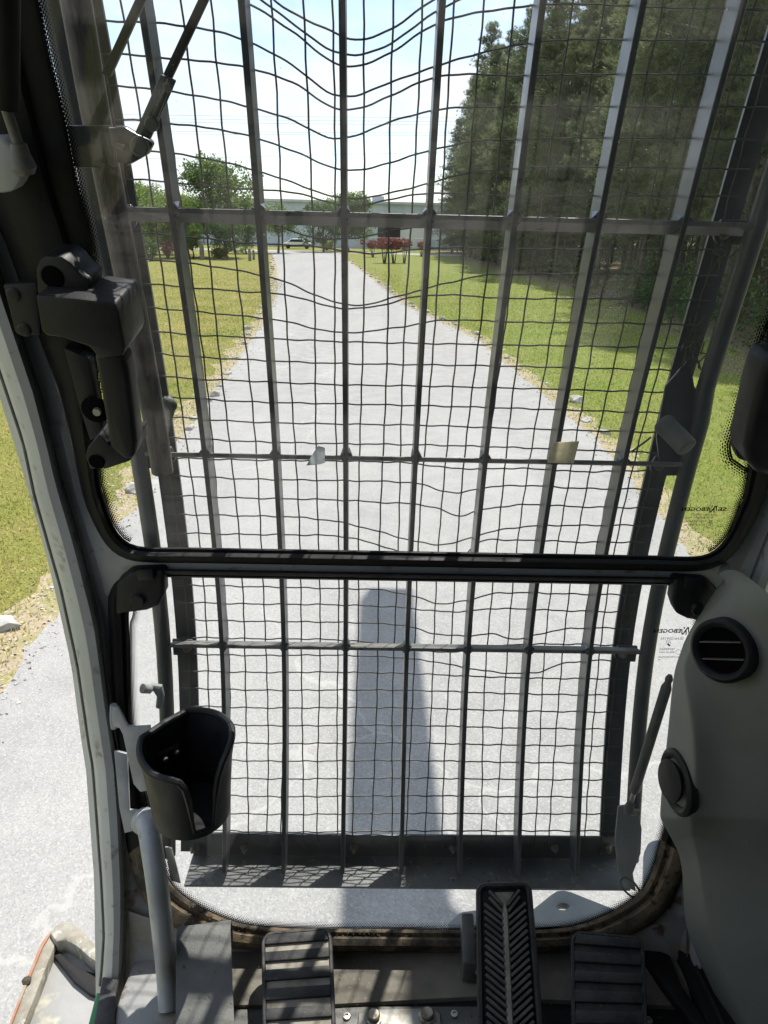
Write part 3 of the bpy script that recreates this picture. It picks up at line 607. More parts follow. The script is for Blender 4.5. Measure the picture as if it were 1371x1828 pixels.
# white car far left of the road
b = Z(532, 444, 0); b = b*np.array([1, 1, 0]); cr = thing('parked_car', 'white car parked in front of the shed beyond the road end', 'car', tuple(b))
prof_ = [(-2.2, .35), (-2.25, .75), (-1.5, .95), (-1.0, 1.4), (.6, 1.45), (1.3, .98), (2.1, .85), (2.2, .4)]
m_ = MB(); m_.prism([b+np.array([x, -.85, z]) for x, z in prof_], (0, 1.7, 0)); m_.build('body', 'white_paint', cr, bevel=.12)
m_ = MB(); m_.prism([b+np.array([x, -.87, z]) for x, z in [(-1.3, .98), (-.92, 1.33), (.52, 1.36), (1.1, .98)]], (0, .05, 0)); m_.build('window', 'dark_opening', cr)
for x in (-1.4, 1.4): m_ = MB(); m_.lathe(b+np.array([x, -.9, .33]), (0, 1, 0), [(.0, 0), (.2, 0), (.33, .03), (.33, .2), (0, .2)], 14); m_.build('wheel', 'rubber_black', cr)
for px, pb, pt, rr, mm_, lab in [(361, 464, 428, .22, 'wood_grey', 'pale thick post left of the yellow-green shrub'), (446, 466, 444, .14, 'wood_grey', 'short grey post left of the second guard bar'), (453, 464, 446, .12, 'wood_grey', 'short grey post next to the road end')]:
    b = Z(px, pb, 0); zt = YP(px, pt, b[1])[2]; m_ = MB(); m_.tube([b, b+np.array([.02, 0, zt*.5]), (b[0], b[1], zt-.1), (b[0], b[1], zt)], [rr*1.05, rr, rr*.95, rr*.6], 10); tag(m_.build('wooden_post', mm_, smooth=True), lab, 'post', 'posts on the far left lawn')
for y1, y2, nm in [(207, 207, 'topmost thin power line across the sky'), (213, 214, 'second power line from the top across the sky'), (219, 220, 'third power line from the top across the sky'), (236, 234, 'fourth power line from the top across the sky'), (241, 238, 'fifth power line from the top across the sky'), (290, 266, 'sloping power line above the trees'), (336, 333, 'lowest power line just above the shed roof')]:
    A0, A1 = YP(120, y1-2, 118), YP(860, y2+4, 118); dv = A1-A0; A0 = A0-dv*.3; A1 = A1+dv*.6
    m_ = MB(); m_.tube([A0+(A1-A0)*t+np.array([0, 0, -1.2*t*(1-t)+.3]) for t in np.linspace(0, 1, 24)], .017, 4); tag(m_.build('power_line', 'cable'), nm, 'cable', 'power lines')
# ------------------------------------------------------------------ the cab
GO = -.15                                               # glass plane, set back from the guard's inner edge
cab = thing('operator_cab', 'grey cab interior framing the front windows, seen from the driver seat', 'cab', (0, .1, 1.9))
def ip(tab):
    t = np.array(tab, float); return lambda py: np.interp(py, t[:, 1], t[:, 0])
def ex(tab, py):                                        # interpolation with linear extrapolation upward
    t = np.array(tab, float)
    if py < t[0, 1]: return t[0, 0]+(py-t[0, 1])*(t[1, 0]-t[0, 0])/(t[1, 1]-t[0, 1])
    if py > t[-1, 1]: return t[-1, 0]+(py-t[-1, 1])*(t[-1, 0]-t[-2, 0])/(t[-1, 1]-t[-2, 1])
    return np.interp(py, t[:, 1], t[:, 0])
X1t = [(0, 712), (33, 816), (54, 890), (85, 1000), (104, 1081), (127, 1185), (146, 1330), (153, 1368), (168, 1569), (171, 1770), (170, 1840)]
X2t = [(0, 658), (44, 790), (64, 885), (111, 1051), (140, 1185), (161, 1330), (168, 1368), (183, 1569), (188, 1670), (183, 1744), (172, 1840)]
X3t = [(33, 604), (67, 705), (104, 860), (134, 961), (174, 1118), (191, 1252), (208, 1368), (215, 1469), (220, 1603), (218, 1670), (215, 1754), (208, 1840)]
X4t = [(26, 480), (67, 604), (111, 732), (144, 890), (164, 934), (186, 1000), (194, 1070), (203, 1252), (222, 1368), (235, 1469), (245, 1603), (240, 1700), (238, 1840)]
def pillar(mirror):
    m_ = MB(); rows = []
    for py in list(np.linspace(-260, 1840, 60)):
        x1, x2, x3, x4 = [ex(t, py) for t in (X1t, X2t, X3t, X4t)]
        w_ = x3-x2
        pts = [S(x1, py, -.12)+nrm(S(x1, py, -.12))*.10, S(x1, py, -.12), S(x1+.8*(x2-x1), py, -.135), S(x2, py, -.15), S(x2+.04*w_, py, -.172), S(x2+.16*w_, py, -.186), S(x2+.5*w_, py, -.194), S(x2+.86*w_, py, -.19), S(x3, py, -.178), S(x3+.12*(x4-x3), py, -.166), S(x4, py, -.152), S(x4+4, py, -.150)]
        pts.append(pts[-1]+nrm(pts[-1])*.05+np.array([-.06, 0, 0]))
        if mirror: pts = [mir(p) for p in pts]
        rows.append(pts)
    m_.grid(rows, closeu=True); o = m_.build('pillar', 'pillar_grey', cab, smooth=True, auto=38); return o
pillar(False); pillar(True)
for mr in (False, True):
    for tb, dx, off, r_ in ((X2t, -3, -.150, .0022), (X3t, 7, -.172, .0013)):
        P = [S(ex(tb, py)+dx, py, off) for py in np.linspace(-200, 1760, 70)]; m_ = MB(); m_.tube([mir(p) for p in P] if mr else P, r_, 6); m_.build('pillar_seam', 'strut_grey', cab, smooth=True)
# window outlines, left halves: outer rim of the opening (OUT) and edge of the visible glass (INN)
UIN = [(40, -160), (69, 0), (90, 105), (119, 226), (136, 315), (166, 440), (172, 560), (174, 700), (178, 846), (186, 885), (201, 934), (223, 964), (256, 976), (330, 977)]
UOUT = [(-150, -160), (-125, 0), (-100, 105), (-50, 300), (8, 440), (66, 600), (112, 725), (146, 880), (164, 930), (190, 975), (222, 998), (262, 1005), (330, 1006)]
def side_band(name, inn, out, offs, n, m, parent, mirror=False, smooth=True):
    I = smoothpath(inn, n); O = smoothpath(out, n); rows = []
    for i in range(n):
        row = [S(I[i][0]*(1-t)+O[i][0]*t, I[i][1]*(1-t)+O[i][1]*t, o) for t, o in offs]
        rows.append([mir(p) for p in row] if mirror else row)
    MBx = MB(); MBx.grid(rows, closeu=False); return MBx, rows
SEAL = [(0, GO-.001), (.04, GO-.012), (.10, GO-.014), (.28, GO-.014), (.34, GO-.024), (.55, GO-.030), (.8, GO-.028), (.95, GO-.015), (1, GO+.01)]
def full_band(name, inn, out, offs, n, m, parent):
    """left band, straight run across, mirrored right band, in one mesh"""
    _, rl = side_band(name, inn, out, offs, n, m, parent); _, rr = side_band(name, inn, out, offs, n, m, parent, True)
    mb = MB(); mb.grid(rl+rr[::-1]); return mb.build(name, m, parent, smooth=True, auto=50), rl
_, rl_up = full_band('window_seal', UIN, UOUT, SEAL, 90, 'rubber_black', cab)
# upper cross rail between the two windows
m_ = MB(); rows = []
for x in np.linspace(-.47, .482, 8):
    s1 = Sarc(700, 999, GO)[1]; s2 = Sarc(700, 1020, GO)[1]
    rows.append([A(x, s1-.004, GO+.012), A(x, s1-.004, GO-.004), A(x, s1, GO-.008), A(x, s2, GO-.008), A(x, s2+.004, GO-.004), A(x, s2+.004, GO+.012)])
m_.grid(rows); m_.build('cross_rail', 'pillar_grey', cab, smooth=True, auto=50)
# corner plates filling between the upper seal, pillar and lower seal
for mr in (False, True):
    m_ = MB(); top = resample([(112, 725), (146, 880), (164, 930), (190, 975), (222, 998), (262, 1005), (330, 1006)], 14); bot = resample([(108, 800), (160, 1000), (185, 1060), (196, 1075), (215, 1040), (262, 1020), (330, 1017)], 14)
    rr = [[S(a[0], a[1], GO-.004), S((a[0]+b[0])/2, (a[1]+b[1])/2, GO-.008), S(b[0], b[1], GO-.004)] for a, b in zip(top, bot)]
    m_.grid([[mir(p) for p in r] for r in rr] if mr else rr)
    m_.build('corner_plate', 'pillar_grey', cab, smooth=True)
LIN = [(330, 1031), (290, 1031), (262, 1034), (240, 1056), (231, 1090), (231, 1130), (235, 1286), (250, 1370), (266, 1440), (284, 1520), (299, 1566), (322, 1595), (369, 1625), (419, 1645), (460, 1653), (520, 1657)]
LOUT = [(330, 1015), (268, 1015), (235, 1020), (206, 1036), (193, 1058), (191, 1085), (195, 1150), (201, 1252), (205, 1330), (212, 1440), (224, 1530), (244, 1588), (272, 1632), (318, 1664), (380, 1688), (450, 1698), (520, 1700)]
LSEAL = [(0, GO-.001), (.05, GO-.008), (.15, GO-.012), (.3, GO-.010), (.42, GO-.022), (.7, GO-.026), (.9, GO-.016), (1, GO+.01)]
def lower_seal():
    n = 120; _, rl = side_band('', LIN, LOUT, LSEAL, n, '', cab); _, rr = side_band('', LIN, LOUT, LSEAL, n, '', cab, True)
    k = 74                                              # clean above, dusty below
    for nm, seg in (('window_seal', (0, k+1)), ('window_seal', (k, n))):
        for rws in (rl, rr):
            mb = MB(); mb.grid(rws[seg[0]:seg[1]]); mb.build(nm, 'rubber_black' if seg[0] == 0 else 'seal_dusty', cab, smooth=True, auto=50)
    mb = MB(); mb.grid([rl[0], rr[0]]); mb.build('window_seal', 'rubber_black', cab, smooth=True, auto=50)
    mb = MB(); mb.grid([[p+(q-p)*t for p, q in zip(rl[-1], rr[-1])] for t in np.linspace(0, 1, 24)]); mb.build('window_seal', 'seal_dusty', cab, smooth=True, auto=50)
    return rl
rl_lo = lower_seal()
def pane(name, inn, m, s_mid):
    I = smoothpath(inn, 60); mb = MB(); fr_, bk = [], []
    for p in I:
        q = S(p[0], p[1], GO); x, s = Sarc(p[0], p[1], GO); x -= .012
        fr_.append([A(x, s, GO-.0001), A(2*MIRX-x, s, GO-.0001)]); bk.append([A(x, s, GO+.005), A(2*MIRX-x, s, GO+.005)])
    mb.grid(fr_); mb.grid(bk); return mb.build(name, m, cab, smooth=True)
ui = [p for p in UIN if p[0] < 300]; ui = [(x, y) for x, y in ui[:-1]]+[(235, 985)]
up = pane('windshield', ui, 'dusty_glass', 0); up['label'] = 'dusty upper windshield pane'
lp = pane('lower_window', [(231, 1025)]+LIN[4:-1], 'lower_glass', 0); lp['label'] = 'lower front window pane'
def frit(parent, inn, width_px, n, mirror, pitch=.0047, rows_=6, off=GO-.0012, spl=True):
    I = smoothpath(inn, n) if spl else resample(inn, n); P = []; d = 0; us = []
    for i in range(n):
        t = I[min(i+1, n-1)]-I[max(i-1, 0)]; nn = np.array([t[1], -t[0]]); nn /= np.linalg.norm(nn)      # towards the inside of the pane (right of a downward path)
        a = I[i]; wd = width_px(a) if callable(width_px) else width_px; b_ = a+nn*wd
        r = [S(a[0], a[1], off), S(b_[0], b_[1], off)]; P.append([mir(p) for p in r] if mirror else r)
        if i: d += np.linalg.norm(P[i][0]-P[i-1][0])
        us.append(d/pitch)
    mb = MB(); mb.grid(P); o = mesh('frit', mb.V, mb.F, 'frit_print', parent); uvl = o.data.uv_layers.new(name='UVMap')
    for pl_ in o.data.polygons:
        for li in pl_.loop_indices:
            vi = o.data.loops[li].vertex_index; uvl.data[li].uv = (us[vi//2], (vi % 2)*rows_)
    return o
for mr in (False, True):
    frit(up, [(60, -60)]+UIN[1:12]+[(232, 968)], 17, 80, mr)
    frit(lp, [(270, 1038), (246, 1062), (236, 1100)]+LIN[5:]+[(640, 1660), (728, 1659)], 15, 120, mr)
# wide dotted field round the right handle and left latch
frit(up, [(1385, 560), (1367, 594), (1335, 700), (1304, 797), (1308, 818), (1330, 833), (1352, 842), (1352, 880), (1330, 920)][::-1], 30, 50, False, rows_=7, spl=False)
# corner latches on the lower window
def prism_s(pts, off, depth):                            # outline on the surface `off`, extruded outward along the surface normal
    f_ = [S(x, y, off) for x, y in pts]; nn = nrm(np.mean(f_, axis=0)); m_ = MB(); m_.prism(f_, nn*depth); return m_
for mr in (False, True):
    o_pts = [(206, 1042), (232, 1022), (292, 1020), (294, 1060), (284, 1082), (262, 1091), (222, 1096), (205, 1100)]
    f_ = [S(x, y, GO-.03) for x, y in o_pts]; f_ = [mir(p) for p in f_] if mr else f_
    m_ = MB(); m_.prism(f_, nrm(f_[0])*.028); lt = m_.build('window_latch', 'black_plastic', cab, bevel=.006, seg=3)
    c = S(247, 1070, GO-.031); c = mir(c) if mr else c; m_ = MB(); m_.lathe(c, -nrm(c), [(0, .006), (.009, .006), (.0105, .004), (.0115, 0), (.016, -.001)], 20); m_.build('screw_cap', 'black_plastic', lt, smooth=True)
    f_ = [S(x, y, GO-.038) for x, y in [(243, 1018), (272, 1018), (275, 1036), (245, 1037)]]; f_ = [mir(p) for p in f_] if mr else f_
    m_ = MB(); m_.prism(f_, nrm(f_[0])*.012); m_.build('clip', 'black_plastic', lt, bevel=.002)
# lettering printed on the panes, readable from outside
def print_on(parent, s, pxr, pxl, py, hpx, off=GO-.0022, bold=0., sx=None):
    V, Fc = textmesh(s, bold); w_ = V[:, 0].max()-V[:, 0].min(); x0 = V[:, 0].min(); R0 = S(pxr, py, off); L0 = S(pxl, py, off); T0 = S(pxr, py-hpx, off)
    ex_ = (L0-R0); ey = tang(R0)*np.linalg.norm(T0-R0)/.7
    return mesh('lettering', [R0+ex_*(v[0]-x0)/w_+ey*v[1] for v in V], Fc, 'print_black', parent)
def logo(parent, xr_, xl_, y0, y1, slope=0):
    """wide block capitals with the tall zigzag double N"""
    k = (xr_-xl_)/800.; H_ = y1-y0
    def px(u): return xr_-u*k
    print_on(parent, 'SE', px(0), px(150), y1, H_, bold=.03); print_on(parent, 'EBOGEN', px(318), px(800), y1, H_, bold=.03)
    def poly(pts):
        V = [S(px(u), y0+v*H_, GO-.0022) for u, v in pts]; mesh('lettering', V, [tuple(range(len(V)))], 'print_black', parent)
    poly([(160, 1.0), (160, -.55), (180, -.55), (180, 1.0)]); poly([(160, -.55), (190, -.55), (262, .85), (240, .95)]); 
    poly([(236, -.62), (258, -.62), (258, .2), (236, -.2)]); poly([(205, 1.55), (205, .35), (225, .72), (225, 1.55)]); poly([(205, .35), (228, .30), (292, 1.45), (270, 1.55)]); poly([(280, 1.5), (280, 0), (300, 0), (300, 1.5)])
logo(up, 1296, 1216, 906, 912)
for s, a, b_, y_, h_ in [('SE.Nr.: 209177', 1274, 1232, 920.5, 3.4), ('DOT 810  AS1  M51', 1272, 1226, 925.5, 3.2), ('W.  ESG  SICHOR', 1272, 1222, 932, 3.4), ('43 R - 004356', 1258, 1221, 938.5, 3.4), ('10  - -', 1245, 1231, 945, 2.8)]: print_on(up, s, a, b_, y_, h_)
print_on(up, 'E', 1269, 1264, 938.5, 4)
def ringp(parent, px, py, rx, ry):
    mb = MB(); mb.grid([[S(px+math.cos(q)*rx*k, py+math.sin(q)*ry*k, GO-.0022) for q in np.linspace(0, 6.283, 25)] for k in (1, .88)]); mb.build('emblem', 'print_black', parent)
ringp(up, 1267, 937, 6, 4.6)
logo(lp, 1246, 1167, 1123, 1129.5)
for s, a, b_, y_, h_ in [('SE.Nr:209176', 1220, 1179, 1142, 4.2), ('TEMPERED', 1205, 1176, 1160.5, 3.4), ('43R-011064', 1204, 1176, 1166, 3.4), ('DOT801AS2M250', 1211, 1175, 1174.5, 3.4), ('- - - - 85', 1188, 1174, 1178.5, 2)]: print_on(lp, s, a, b_, y_, h_)
ringp(lp, 1211, 1164, 5, 4.4); ringp(lp, 1193, 1147, 4.6, 4.6)
for q in ([(1191, 1149), (1193, 1148), (1197, 1153), (1194, 1154)], [(1193.4, 1145.5), (1195, 1145.5), (1195, 1147.4), (1193.4, 1147.4)], [(1190, 1145.6), (1191.4, 1145.6), (1191.4, 1147), (1190, 1147)]):
    V = [S(*p, GO-.0022) for p in q]; mesh('emblem', V, [(0, 1, 2, 3)], 'print_black', lp)
# ---- lower front panel, floor, walls, roof
m_ = MB(); rows = []
for x in np.linspace(-.52, .53, 22):
    t = abs(x-.005)/.5; lift = .10*max(0, t-.55)**1.6*3.2
    rows.append([(x, .918, 1.985+lift*.8), (x, .905, 1.965+lift*.4), (x, .885, 1.952)])
m_.grid(rows); m_.build('front_ledge', 'panel_dirty', cab, smooth=True)
m_ = MB(); rows = []                                     # left kick panel between pillar and window
for py in np.linspace(1440, 1850, 22):
    x3, x4 = ex(X3t, py), ex(X4t, py); f_ = (py-1440)/410
    xr_ = np.interp(py, [1440, 1530, 1588, 1632, 1664, 1690], [214, 228, 252, 282, 330, 400])+4
    rows.append([S(x3-8, py, -.178), S(x3+5, py, -.168), S(max(x4, x3+14), py, -.158), S(max(xr_-10, x4+4), py, -.153), S(max(xr_, x4+10), py, -.147)])
m_.grid(rows); m_.build('kick_panel', 'panel_dirty', cab, smooth=True)
m_ = MB(); m_.grid([[mir(p) for p in r] for r in rows]); m_.build('kick_panel', 'panel_dirty', cab, smooth=True)
m_ = MB(); m_.box((.06, -.02, 1.925), (.53, .88, .025)); m_.build('floor_plate', 'dark_trim', cab)
m_ = MB()                                               # painted floor at the left
m_.prism([Z(x, y, 1.966) for x, y in [(238, 1718), (262, 1704), (318, 1702), (330, 1840), (196, 1840), (216, 1770)]], (0, 0, -.014)); m_.build('sill_plate', 'panel_dirty', cab, bevel=.006)
m_ = MB(); m_.prism([Z(x, y, 1.972) for x, y in [(183, 1742), (213, 1748), (207, 1775), (205, 1840), (165, 1840)]], (0, 0, -.02)); m_.build('grip_tape', 'pedal_rubber', cab, bevel=.003)
m_ = MB(); m_.lathe(S(272, 1680, -.15), -nrm(S(272, 1680, -.15)), [(0, .004), (.012, .004), (.016, 0)], 20); m_.build('rubber_plug', 'rubber_black', cab, smooth=True)
m_ = MB(); m_.box((.565, .77, 1.945), (.065, .17, .045)); m_.build('floor_side_panel', 'dark_trim', cab)
m_ = MB(); m_.box((-.02, -.05, 4.02), (.62, .86, .03)); m_.build('roof', 'dark_trim', cab)
m_ = MB(); m_.box((.62, -.05, 2.95), (.02, .9, 1.05)); m_.build('side_wall', 'trim_green_grey', cab)
m_ = MB(); m_.box((-.64, -.28, 2.38), (.02, .66, .48)); m_.build('door_blocker', 'dark_trim', cab)  # unseen left door panel, added to cut light entering the cab
m_ = MB(); m_.box((-.64, -.6, 3.44), (.02, .34, .55)); m_.build('rear_quarter_panel', 'dark_trim', cab)
m_ = MB(); m_.box((0, -.93, 2.9), (.62, .02, 1.0)); m_.build('rear_wall', 'dark_trim', cab)
for x in (-.58, .58): m_ = MB(); m_.box((x, -.9, 3.5), (.04, .04, .5)); m_.build('rear_post', 'pillar_grey', cab)
m_ = MB(); rows = [[A(x, ARC[0]+.02, GO+.05), A(x, ARC[0]+.02, GO-.1), A(x, .60, GO-.08), A(x, .60, GO+.03)] for x in (-.6, .6)]; m_.grid(rows, closeu=True); m_.build('header_rail', 'dark_trim', cab)
# ---- floor mat with its raised rim, and the metal strip with bolts
fm = thing('floor_mat', 'dusty rubber floor mat with a black rim under the pedals', 'mat', (.0, .85, 1.95))
def flat(name, pts, z, th, m, parent, bevel=.004, seg=2, **k):
    m_ = MB(); m_.prism([Z(x, y, z) for x, y in pts], (0, 0, -th)); return m_.build(name, m, parent, bevel=bevel, seg=seg, **k)
m_ = MB(); rows = []
path = [(330, 1676), (420, 1674), (600, 1672), (800, 1662), (960, 1660), (1085, 1652), (1108, 1668), (1180, 1666), (1212, 1664), (1300, 1840)]
for x, y in smoothpath(path, 60):
    q = Z(x, y, 1.995); r = Z(x, y+22, 1.972) if x < 1200 else Z(x-26, y+12, 1.972); rows.append([q+np.array([0, .006, -.03]), q+np.array([0, .004, 0]), q, r, r+np.array([0, 0, -.01])])
m_.grid(rows); m_.build('rim', 'rubber_black', fm, smooth=True, auto=50)
m_ = MB(); rows = []
for i in range(40):
    u = i/39; xt = 330+u*(1215-330); yt = np.interp(xt, [p[0] for p in path[:9]], [p[1] for p in path[:9]])+18; xb = 330+u*(1290-330); yb = np.interp(xb, [330, 600, 860, 1290], [1795, 1792, 1778, 1800])
    rows.append([Z(xt+(xb-xt)*v, yt+(yb-yt)*v, 1.97+.006*math.sin(3*v)-.012*v) for v in np.linspace(0, 1, 9)]+[Z(xb, yb+5, 1.952)+np.array([0, -.002, -.012])])
m_.grid(rows); m_.build('mat_surface', 'mat_rubber', fm, smooth=True, auto=50)
flat('inner_ridge', [(1120, 1668), (1196, 1704), (1218, 1760), (1290, 1860), (1262, 1860), (1180, 1752)], 1.985, .02, 'rubber_black', fm, .004)
sp = thing('floor_strip', 'metal strip with bolts on the cab floor below the mat', 'metal strip', tuple(Z(640, 1825, 1.95)))
flat('strip', [(405, 1800), (640, 1796), (860, 1796), (862, 1880), (405, 1880)], 1.952, .006, 'flap_grey', sp, .002)
cvp = flat('cover_plate', [(640, 1808), (655, 1801), (770, 1799), (786, 1808), (790, 1880), (636, 1880)], 1.958, .005, 'steel', sp, .002)
for px, py, r in [(667, 1817, .011), (763, 1814, .011)]:
    c = Z(px, py, 1.958); m_ = MB(); m_.lathe(c, (0, 0, 1), [(.015, 0), (.015, .002), (r, .003), (r, .009), (r*.8, .011), (0, .0115)], 12); m_.build('bolt', 'bolt', cvp, smooth=True, auto=35)
for px, py in [(619, 1815), (811, 1811), (1158, 1822)]:
    c = Z(px, py, 1.953); m_ = MB(); m_.lathe(c, (0, 0, 1), [(.007, 0), (.006, .003), (.0035, .0032), (.003, .001), (0, .001)], 14); m_.build('screw', 'steel', sp, smooth=True, auto=35)
# ---- pedals
def ribbed(name, label, corners, ribs, zt, zb, dusty):
    """corners: tl,tr,br,bl pixels; ribs: (y0,y1) fractions down the plate"""
    tl, tr, br, bl = [Z(x, y, z) for (x, y), z in zip(corners, (zt, zt, zb, zb))]; c = (tl+br)/2
    e = thing(name, label, 'pedal', (c[0], c[1], 1.96), 'foot pedals'); up_ = np.cross(tr-tl, tl-bl); up_ /= np.linalg.norm(up_); up_ = up_ if up_[2] > 0 else -up_
    n = 6; out_ = []
    for a, b_, cc in ((bl, tl, tr), (tl, tr, br)):
        pass
    r_ = .018; d1 = (tr-tl)/np.linalg.norm(tr-tl); d2 = (bl-tl)/np.linalg.norm(bl-tl)
    out_ = [bl]+[tl+d1*r_+d2*r_-d1*r_*math.cos(q)-d2*r_*math.sin(q) for q in np.linspace(0, math.pi/2, n)]+[tr-d1*r_+d2*r_+d1*r_*math.sin(q)-d2*r_*math.cos(q) for q in np.linspace(0, math.pi/2, n)]+[br]
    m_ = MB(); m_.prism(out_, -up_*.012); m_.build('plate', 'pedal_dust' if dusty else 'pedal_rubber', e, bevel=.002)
    m_ = MB(); m_.tube([p+up_*.001 for p in out_[:]], .0035, 6); m_.build('edge_lip', 'pedal_rubber', e, smooth=True)
    for k, (a, b_) in enumerate(ribs):
        L0, L1 = tl+(bl-tl)*a, tl+(bl-tl)*b_; R0, R1 = tr+(br-tr)*a, tr+(br-tr)*b_
        ins = d1*(.008 if k == 0 else .002); f_ = [L0+ins+up_*.006, R0-ins+up_*.006, R1-d1*.002+up_*.0055, L1+d1*.002+up_*.0055]
        m_ = MB(); m_.prism(f_, -up_*.008); m_.build('rib', 'pedal_rubber', e, bevel=.0018)
    m_ = MB(); m_.tube([c-up_*.012, c-up_*.05+np.array([0, .03, 0])], .012, 8); m_.build('lever', 'strut_grey', e)
    return e
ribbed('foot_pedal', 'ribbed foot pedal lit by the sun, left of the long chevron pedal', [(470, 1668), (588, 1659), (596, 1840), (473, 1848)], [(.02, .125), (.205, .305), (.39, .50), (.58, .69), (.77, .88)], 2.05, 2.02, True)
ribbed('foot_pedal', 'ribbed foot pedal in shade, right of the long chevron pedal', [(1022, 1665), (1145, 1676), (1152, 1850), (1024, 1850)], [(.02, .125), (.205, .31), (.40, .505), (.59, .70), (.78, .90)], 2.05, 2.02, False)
def chevron():
    tl, tr, br, bl = Z(854, 1582, 2.13), Z(944, 1580, 2.13), Z(966, 1860, 2.045), Z(858, 1860, 2.045); c = (tl+tr+br+bl)/4
    e = thing('travel_pedal', 'long dark pedal with chevron treads in the middle of the floor', 'pedal', (c[0], c[1], 1.96), 'foot pedals')
    up_ = np.cross(tr-tl, tl-bl); up_ /= np.linalg.norm(up_); up_ = up_ if up_[2] > 0 else -up_
    d1 = (tr-tl)/np.linalg.norm(tr-tl); d2 = (bl-tl)/np.linalg.norm(bl-tl); r_ = .012
    out_ = [bl]+[tl+d1*r_+d2*r_-d1*r_*math.cos(q)-d2*r_*math.sin(q) for q in np.linspace(0, math.pi/2, 6)]+[tr-d1*r_+d2*r_+d1*r_*math.sin(q)-d2*r_*math.cos(q) for q in np.linspace(0, math.pi/2, 6)]+[br]
    m_ = MB(); m_.prism(out_, -up_*.014); m_.build('plate', 'rubber_black', e, bevel=.003)
    m_ = MB(); m_.tube([p+up_*.002-0*d1 for p in out_], .005, 6); m_.build('edge_lip', 'pedal_rubber', e, smooth=True)
    def at(u, v): return (tl*(1-u)+tr*u)*(1-v)+(bl*(1-u)+br*u)*v
    m_ = MB(); m_.tube([at(.5, v)+up_*.002 for v in np.linspace(.12, 1, 12)], [.002]+[.0055]*11, 6); m_.build('spine', 'pedal_dust', e, smooth=True)
    m_ = MB(); m_.prism([at(.3, .05)+up_*.003, at(.7, .05)+up_*.003, at(.52, .15)+up_*.003, at(.48, .15)+up_*.003], -up_*.005); m_.build('logo_pad', 'pedal_dust', e, bevel=.001)
    k = 0
    for v in np.arange(.01, .98, .047):
        for sgn in (0, 1):
            a0 = .10 if sgn == 0 else .90; a1 = .445 if sgn == 0 else .555; v1 = v+.135
            if v < .06: a0 = .2 if sgn == 0 else .8
            p, q = at(a0, v+.03), at(a1, min(v1, 1)); t = (q-p)/np.linalg.norm(q-p); s_ = np.cross(up_, t)
            m_ = MB(); m_.prism([p+s_*.0024+up_*.006, q+s_*.0024+up_*.006, q+t*.002+up_*.006, q-s_*.0024+up_*.006, p-s_*.0024+up_*.006], -up_*.006); m_.build('rib', 'tread', e, bevel=.0008, seg=1)
    m_ = MB(); b0 = [Z(824, 1629, 2.06), Z(845, 1629, 2.06), Z(852, 1722, 2.02), Z(827, 1719, 2.02)]; m_.prism(b0, (0, .0, -.05)); m_.build('bracket', 'strut_grey', e, bevel=.003)
    m_ = MB(); m_.tube([Z(845, 1680, 2.02), Z(848, 1700, 2.0), Z(847, 1728, 2.0), Z(862, 1748, 2.0)], .005, 7); m_.build('return_rod', 'strut_grey', e, smooth=True)
chevron()
fl = thing('footrest_plate', 'plain dark grey bent footrest plate beside the grab tube', 'footrest', tuple(Z(365, 1760, 1.96)))
m_ = MB(); rows = []
for x0, x1 in ((315, 313), (345, 347), (380, 385), (411, 419)):
    t = (x0-315)/96; ytop = 1661-13*t
    top = Z(x0, ytop, 2.075); bot = Z(x1, 1850, 2.02); row = [top+np.array([0, .012, -.05]), top+np.array([0, .012, -.012]), top+np.array([0, .008, -.002]), top+(bot-top)*.04]+[top+(bot-top)*v for v in (.3, .6, 1)]
    rows.append(row)
m_.grid(rows); rows2 = [[p+np.array([0, -.001, -.006]) for p in r] for r in rows]; m_.grid(rows2); m_.grid([rows[-1], rows2[-1]]); m_.build('plate', 'flap_grey', fl, smooth=True, auto=50)
m_ = MB(); c = Z(365, 1800, 2.02); m_.box(c+np.array([0, 0, -.04]), (.03, .03, .03)); m_.build('support', 'dark_trim', fl)
# ---- grab tube with its welded bracket plate
gh = thing('grab_handle', 'bent light grey grab tube at the lower left of the cab', 'handle', tuple(Z(302, 1792, 1.966)))
pts = smoothpath([S(256, 1462, -.20), S(264, 1476, -.235), S(272, 1520, -.262), S(281, 1580, -.275), S(290, 1660, -.268), Z(297, 1730, 2.02), Z(302, 1800, 1.966)], 30)
m_ = MB(); m_.tube(pts, .0175, 16); m_.build('tube', 'tube_grey', gh, smooth=True, auto=60)
m_ = MB(); c = S(259, 1466, -.205); m_.lathe(c, pts[1]-pts[0], [(.022, -.006), (.0235, 0), (.021, .006), (.0178, .010)], 16); m_.build('weld', 'tube_grey', gh, smooth=True)
prism_s([(198, 1262), (210, 1262), (228, 1296), (240, 1298), (268, 1296), (268, 1412), (250, 1414), (238, 1400), (226, 1345), (219, 1312), (213, 1300), (200, 1298)], -.195, .006).build('bracket_arm', 'tube_grey', gh, bevel=.0015)
prism_s([(203, 1340), (227, 1346), (231, 1446), (262, 1448), (270, 1462), (258, 1478), (222, 1488), (212, 1440)], -.188, .006).build('bracket_plate', 'tube_grey', gh, bevel=.0015)
m_ = MB(); q = smoothpath([(203, 1258), (202, 1280), (204, 1300)], 8); m_.tube([S(x, y, -.190) for x, y in q], .006, 6); m_.build('weld', 'tube_grey', gh, smooth=True)
